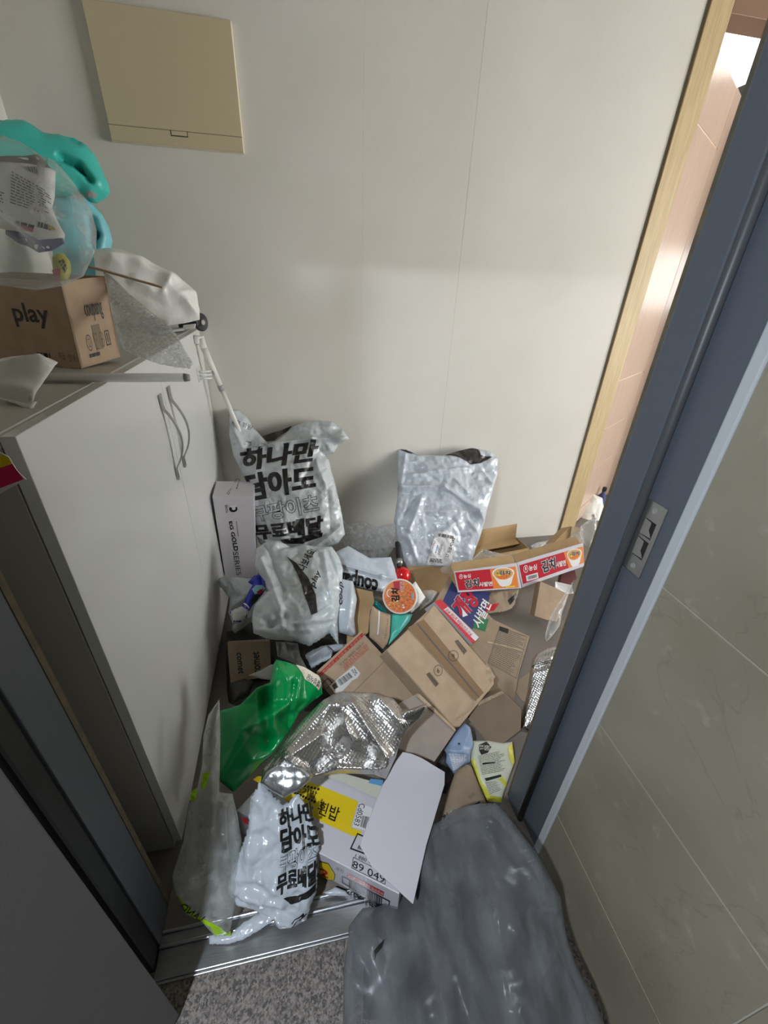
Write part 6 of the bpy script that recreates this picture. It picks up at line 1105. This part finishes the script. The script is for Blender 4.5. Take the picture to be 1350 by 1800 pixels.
# ------------------------------------------------------------------ middle of the heap
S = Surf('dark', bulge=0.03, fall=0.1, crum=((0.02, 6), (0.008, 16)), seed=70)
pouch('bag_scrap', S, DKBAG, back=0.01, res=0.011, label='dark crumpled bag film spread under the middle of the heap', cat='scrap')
S = Surf('tape')
t = thing('carton', 'brown carton closed with wide tape, marked with circled numbers', 'box', at(S, S.out))
slab('box_shell', S, S.out, 0.085, CARD, t, bevel=0.005, seg=3); d = S.d
slab('top_flap', S, d['flap'], 0.003, CARD, t, off=0.0028, bevel=0.0012)
pr = Print(S, lift=0.0034); pr.poly(d['tp'], TAPE, 0); pr.build('tape', t)
pr = Print(S, lift=0.0034); pr.poly(d['seam'], INKG, 1); pr.bars(d['b1'], INK, 24, 3, 1); pr.bars(d['b2'], INK, 24, 4, 1)
for k, n_ in (('c1_', '9'), ('c2_', '6')):
    pr.ell(d[k], INK, ring=.09, layer=2); Q = d[k]; pr.text(n_, [tuple(qmap(Q, np.array([p]))[0]) for p in ((.30, .62), (.54, .72), (.68, .34), (.44, .24))], INK, 0.01, 2)
pr.poly(d['wear'], CARDE, 0); pr.poly(d['wear2'], CARDE, 0); pr.build('printed_marks', t)
S = Surf('redbox')
t = thing('carton', 'brown carton with red printed stripe and barcode sticker', 'box', at(S, S.out))
slab('box_shell', S, S.out, 0.09, CARD, t, bevel=0.002); d = S.d
slab('top_flap', S, d['flap'], 0.003, CARD, t, off=0.0035, bevel=0.001)
pr = Print(S, lift=0.0042); pr.poly(d['band'], INKR, 0); pr.text('∨ 취급주의 ∨ 친환경 ∨ 취급주의 ∨', d['bt'], CARD, 0.01, 1)
pr.text('이 상자는 재활용이 가능합니다', d['k1'], INKG, 0.01); pr.text('포장을 뜯을 때 칼을 쓰지 마세요', d['r1'], INKR, 0.006); pr.text('상품이 손상될 수 있으니 주의', d['r2'], INKR, 0.006); pr.text('던지지 마시고 조심히 다뤄주세요', d['r3'], INKR, 0.006)
pr.frame(d['frm'], INK, 0.1); pr.build('printed_lettering', t)
pr = Print(S, lift=0.005); pr.poly(d['lab'], WHITE, 0); pr.bars(d['qr'], INK, 24, 9, 1); pr.text('안-01', d['lt'], INK, 0.02, 1); pr.poly(d['gr'], INKG, 1); pr.build('barcode_sticker', t)
S = Surf('greybox')
t = thing('carton', 'plain greyish carton face tilted right of the silver mailer', 'box', at(S, S.out)); slab('box_shell', S, S.out, 0.05, CARDG, t, bevel=0.002)
P = np.array(S.out); slab('fold_strip', S, [P[0] * .97 + P[1] * .03, P[1] * .97 + P[0] * .03, P[1] * .93 + P[2] * .07, P[0] * .93 + P[3] * .07], 0.003, CARD, t, off=0.003)
S = Surf('cardA')
t = thing('carton', 'tan carton panel standing left of the noodle cup', 'box', at(S, S.out)); slab('box_shell', S, S.out, 0.03, CARD2, t, bevel=0.002)
S = Surf('cardB', bulge=0.012, fall=0.03, crum=((0.004, 14),), seed=72)
t = thing('paper_sleeve', 'crinkled brown paper sleeve below the noodle cup', 'sleeve', at(S, S.out)); pouch('sleeve_shell', S, CARD, t, back=0.01, res=0.006)
pr = Print(S, 0.01, 0.001); pr.poly(S.d['seam'], WHITE); pr.lines(S.d['mk'], INKG, 10, 3, 0.3, words=1.2); pr.build('seam', t)
S = Surf('teal', bulge=0.015, fall=0.03, crum=((0.004, 14),), seed=73)
t = thing('pouch', 'teal plastic pouch tucked beside the taped carton', 'pouch', at(S, S.out)); pouch('pouch_film', S, TEALP, t, back=0.008, res=0.005)
pr = Print(S, 0.01, 0.001); pr.poly(S.d['ln'], LBLUE); pr.build('painted_fold_highlight', t)  # pale strip painted along the fold as its highlight
S = Surf('teal2', bulge=0.008, fall=0.015, crum=((0.003, 24),), seed=74)
pouch('pouch', S, TEALD, back=0.004, res=0.004, label='dark teal pouch corner left of the noodle cup', cat='pouch')
S = Surf('flimsy', crum=((0.004, 14),), seed=75, bulge=0.004, fall=0.02)
pouch('paper_sheet', S, WBAG, back=0.002, res=0.006, label='white paper corner sticking out behind the noodle cup', cat='paper')
S = Surf('film0', bulge=0.015, fall=0.03, crum=((0.008, 16),), seed=76)
pouch('plastic_film', S, HAZY, back=0.008, res=0.006, label='hazy film scrap between noodle cup and navy carton', cat='film')
S = Surf('mail2b', bulge=0.02, fall=0.04, crum=((0.004, 10),), seed=77)
pouch('mailer_bag', S, MAILB, back=0.012, res=0.006, label='blue-grey mailer edge behind the slit mailer', cat='bag')
S = Surf('mail2', bulge=0.05, fall=0.08, crum=((0.010, 6), (0.010, 13), (0.005, 32)), seed=78)
t = thing('mailer_bag', 'crumpled grey mailer with a long dark slit, in front of the lettered one', 'bag', at(S, S.out))
pouch('bag_film', S, MAIL, t, back=0.03, res=0.0055, jag=0.001); d = S.d
pr = Print(S, 0.009, 0.002); pr.poly(d['slit'], MAILD); pr.build('torn_slit', t)
pr = Print(S, 0.009, 0.0014); 
for tx_, k in (('나보세요!', 't1'), ('play', 't2'), ('coup', 't3')):
    pr.text(tx_, d[k], INK, 0.02); pr.build('printed_lettering', t)
S = Surf('crump', bulge=0.03, fall=0.04, crum=((0.012, 12), (0.005, 28)), seed=80)
pouch('mailer_bag', S, MAIL, back=0.015, res=0.005, label='wadded grey mailer under the upright white carton', cat='bag')
S = Surf('snack', bulge=0.018, fall=0.025, crum=((0.005, 18),), seed=82)
t = thing('snack_packet', 'blue and silver snack packet beside the cabinet', 'packet', at(S, S.out)); d = S.d
pouch('packet_foil', S, BLUEP, t, back=0.006, res=0.004)
pr = Print(S, 0.008, 0.0012); pr.poly(d['wht'], SILV, 0); pr.poly(d['str'], WHITE, 1); pr.poly(d['str2'], BLUEP, 1); pr.poly(d['sun'], LBLUE, 0); pr.poly(d['dk'], INK, 1); pr.poly(d['rd'], RED, 2); pr.build('printed_panel', t)
S = Surf('comet')
t = thing('carton', 'brown carton printed comet in the shade against the cabinet foot', 'box', at(S, S.out)); slab('box_shell', S, S.out, 0.05, CARDD, t, bevel=0.002)
pr = Print(S)
for k in ('t1', 't2'):
    pr.text('comet', S.d[k], INK, 0.02); pr.build('printed_lettering', t)
S = Surf('scrap1', bulge=0.015, fall=0.025, crum=((0.010, 18),), seed=84); pouch('mailer_scrap', S, MAILB, back=0.008, res=0.0045, jag=0.002, label='ragged blue-grey mailer scrap left of the red-striped carton', cat='scrap')
S = Surf('scrap2', bulge=0.01, fall=0.02, crum=((0.006, 22),), seed=85); pouch('mailer_scrap', S, MAILB, back=0.006, res=0.0045, jag=0.001, label='small blue-grey mailer scrap above the red-striped carton', cat='scrap')
S = Surf('clearpk', bulge=0.015, fall=0.025, crum=((0.008, 16),), seed=86); pouch('plastic_film', S, HAZY, back=0.006, res=0.005, label='crinkled clear packaging strip above the green bag', cat='film')
S = Surf('corner', crum=((0.002, 14),), seed=87, bulge=0.003, fall=0.02); pouch('mailer_scrap', S, GPLAS, back=0.002, res=0.006, label='pointed grey sheet corner in front of the comet carton', cat='scrap')
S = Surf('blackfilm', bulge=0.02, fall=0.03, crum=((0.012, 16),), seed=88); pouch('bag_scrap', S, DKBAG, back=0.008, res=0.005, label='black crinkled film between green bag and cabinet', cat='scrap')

# ------------------------------------------------------------------ front of the heap
S = Surf('green', bulge=0.012, fall=0.05, crum=((0.003, 9),), seed=90, rscale=1.0)
t = thing('carrier_bag', 'folded bright green plastic carrier bag against the white cabinet', 'bag', at(S, S.out)); d = S.d
pouch('bag_film', S, GREEN, t, back=0.010, res=0.0055)
pr = Print(S, 0.01, 0.002); pr.poly(d['wt'], SLIP, 0); pr.text('별성식당', d['wtt'], INK, 0.01, 1); pr.build('paper_slip', t)
S = Surf('foil', bulge=0.035, fall=0.06, crum=((0.006, 6), (0.002, 16)), seed=92, fn=lambda P, e: bub(P, 0.0105, 0.0021))
t = thing('bubble_mailer', 'shiny silver bubble mailer slumped in the middle foreground', 'mailer', at(S, S.out))
pouch('mailer_film', S, FOIL, t, back=0.02, res=0.003)
S = Surf('foilend', bulge=0.018, fall=0.03, crum=((0.006, 14), (0.003, 34)), seed=93)
pouch('crushed_end', S, FOIL2, t, back=0.004, res=0.004, sharp=False)

S = Surf('rice')
t = thing('carton', 'white rice carton with yellow printed band and an open white flap', 'box', at(S, S.out)); d = S.d
slab('box_shell', S, S.out, 0.115, WCARD, t, bevel=0.002)
slab('rear_flap', S, d['back'], 0.003, GCARD, t, off=0.0045, bevel=0.0008)
pr = Print(S, lift=0.0008); pr.poly(d['yel'], YELL, 0); pr.text('흰밥', d['t1'], INK, 0.012, 2); pr.text('소기밥', d['t0'], INK, 0.012, 2); pr.poly(d['code'], WHITE, 1); pr.text('Cd0583', d['ct'], INK, 0, 2)
pr.bars(d['bar0'], INK, 14, 3, 2); pr.frame(d['fr'], INK, 0.05, 0.09, 1); pr.bars(d['bar'], INK, 26, 5, 1); pr.text('1 880 1043', d['n1'], INK, 0, 1); pr.text('89 049', d['n2'], INK, 0, 2); pr.frame(d['fr2'], INK, 0.015, 0.05, 1)
pr.text('ice', d['ce'], INK, 0, 1); pr.poly(d['cup'], RED, 1)
q = np.array(d['t0']); 
for i in range(8):
    for (a, b2) in ((i / 7, 1.25), (i / 7, -0.25)):
        c = qmap(d['t0'], np.array([(a, b2)]))[0]; pr.ell([(c[0] - .004, c[1] + .004), (c[0] + .004, c[1] + .004), (c[0] + .004, c[1] - .004), (c[0] - .004, c[1] - .004)], INK, n=10, layer=1)
pr.build('printed_top', t)
pr = Print(S, lift=0.0052); pr.poly(d['bl'], INKB, 0); pr.build('blue_sticker', t)
SS = Surf('riceside'); d2 = SS.d; pr = Print(SS)
pr.poly(d2['bub'], INK, 0); c = np.mean(d2['bub'], 0); pr.poly([tuple(c + (np.array(p) - c) * .93) for p in d2['bub']], YELL, 1); pr.text('2', d2['two'], RED, 0.03, 2); pr.text('까지', d2['kr'], INK, 0, 1)
pr.poly(d2['red'], RED, 0); pr.text('▲ 취급주의 상품 파손주의', d2['rt'], WHITE, 0, 1); pr.frame(d2['fr'], INK, 0.02, 0.12, 0); pr.bars(d2['bar'], INK, 40, 6, 1); pr.text('89 049', d2['n'], INK, 0, 1); pr.build('printed_side', t)
S = Surf('riceflap', fn=lambda P, e: 0.0 * e)
slab('open_flap', S, S.out, 0.005, WCARD, t, bevel=0.0015)
pr = Print(S); pr.poly(S.d['crease'], WCARD); pr.build('crease_line', t)

S = Surf('frontmail', bulge=0.02, fall=0.05, rscale=0.65, crum=((0.008, 9), (0.009, 17), (0.005, 36)), seed=95)
t = thing('mailer_bag', 'lettered grey mailer with ragged torn bottom drooping over the door sill', 'bag', at(S, S.out), 'lettered grey mailers')
pouch('bag_film', S, MAILB, t, back=0.012, res=0.0045, jag=0.003)
S.film = MAILB; pr = bagtext(S, t, ('t1', 't2', 't3', 't4'), 0.0055); pr.build('printed_lettering', t); pr.text('구', S.d['sm'], INK, 0.04); pr.build('printed_lettering', t)
S = Surf('sillfilm', bulge=0.004, fall=0.02, crum=((0.005, 20),), seed=96); pouch('mailer_scrap', S, MAILB, back=0.006, res=0.004, jag=0.001, label='grey mailer scrap lying along the steel sill', cat='scrap')
S = Surf('sillfilm2', bulge=0.006, fall=0.015, crum=((0.003, 26),), seed=97); pouch('mailer_scrap', S, MAILB, back=0.003, res=0.004, label='small pale scrap under the rice carton on the sill', cat='scrap')
S = Surf('greenclear', bulge=0.032, fall=0.045, crum=((0.010, 9), (0.004, 24)), seed=98)
t = thing('produce_bag', 'empty clear produce bag with lime green bands by the cabinet corner', 'bag', at(S, S.out)); d = S.d
pouch('bag_film', S, HAZY, t, back=0.02, res=0.0055)
pr = Print(S, 0.01, 0.0012); pr.poly(d['g1'], LIME, 0); pr.text('LAND', d['t1'], INK, 0.01, 1); pr.build('lime_band', t)
for k in ('g2', 'g3'):
    pr = Print(S, 0.01, 0.0012); pr.poly(d[k], LIME); pr.build('lime_band', t)

core = dict(D['trash']); q = np.array(core['out']); c = q.mean(0); core['out'] = [tuple(p) for p in c + (q - c) * 0.86]; core['rid'] = []
core['O'] = list(np.array(core['O']) - 0.022 * np.array(core['N'])); D['trashcore'] = core
S = Surf('trashcore', bulge=0.055, fall=0.14, crum=((0.016, 7), (0.010, 16)), seed=104)
pouch('crumpled_rubbish', S, DKBAG, back=0.035, res=0.012, label='dark crumpled rubbish seen dimly through the grey refuse bag', cat='rubbish')
S = Surf('trash', bulge=0.075, fall=0.16, crum=((0.012, 4), (0.007, 10), (0.003, 24)), seed=100)
t = thing('refuse_bag', 'big translucent grey refuse bag slumped on the granite hall floor', 'bag', at(S, S.out)); d = S.d
pouch('bag_film', S, SMOKE, t, back=0.07, res=0.0075)
pr = Print(S, 0.01, 0.002); pr.poly(d['tear'], BPLAS); pr.build('tear', t)
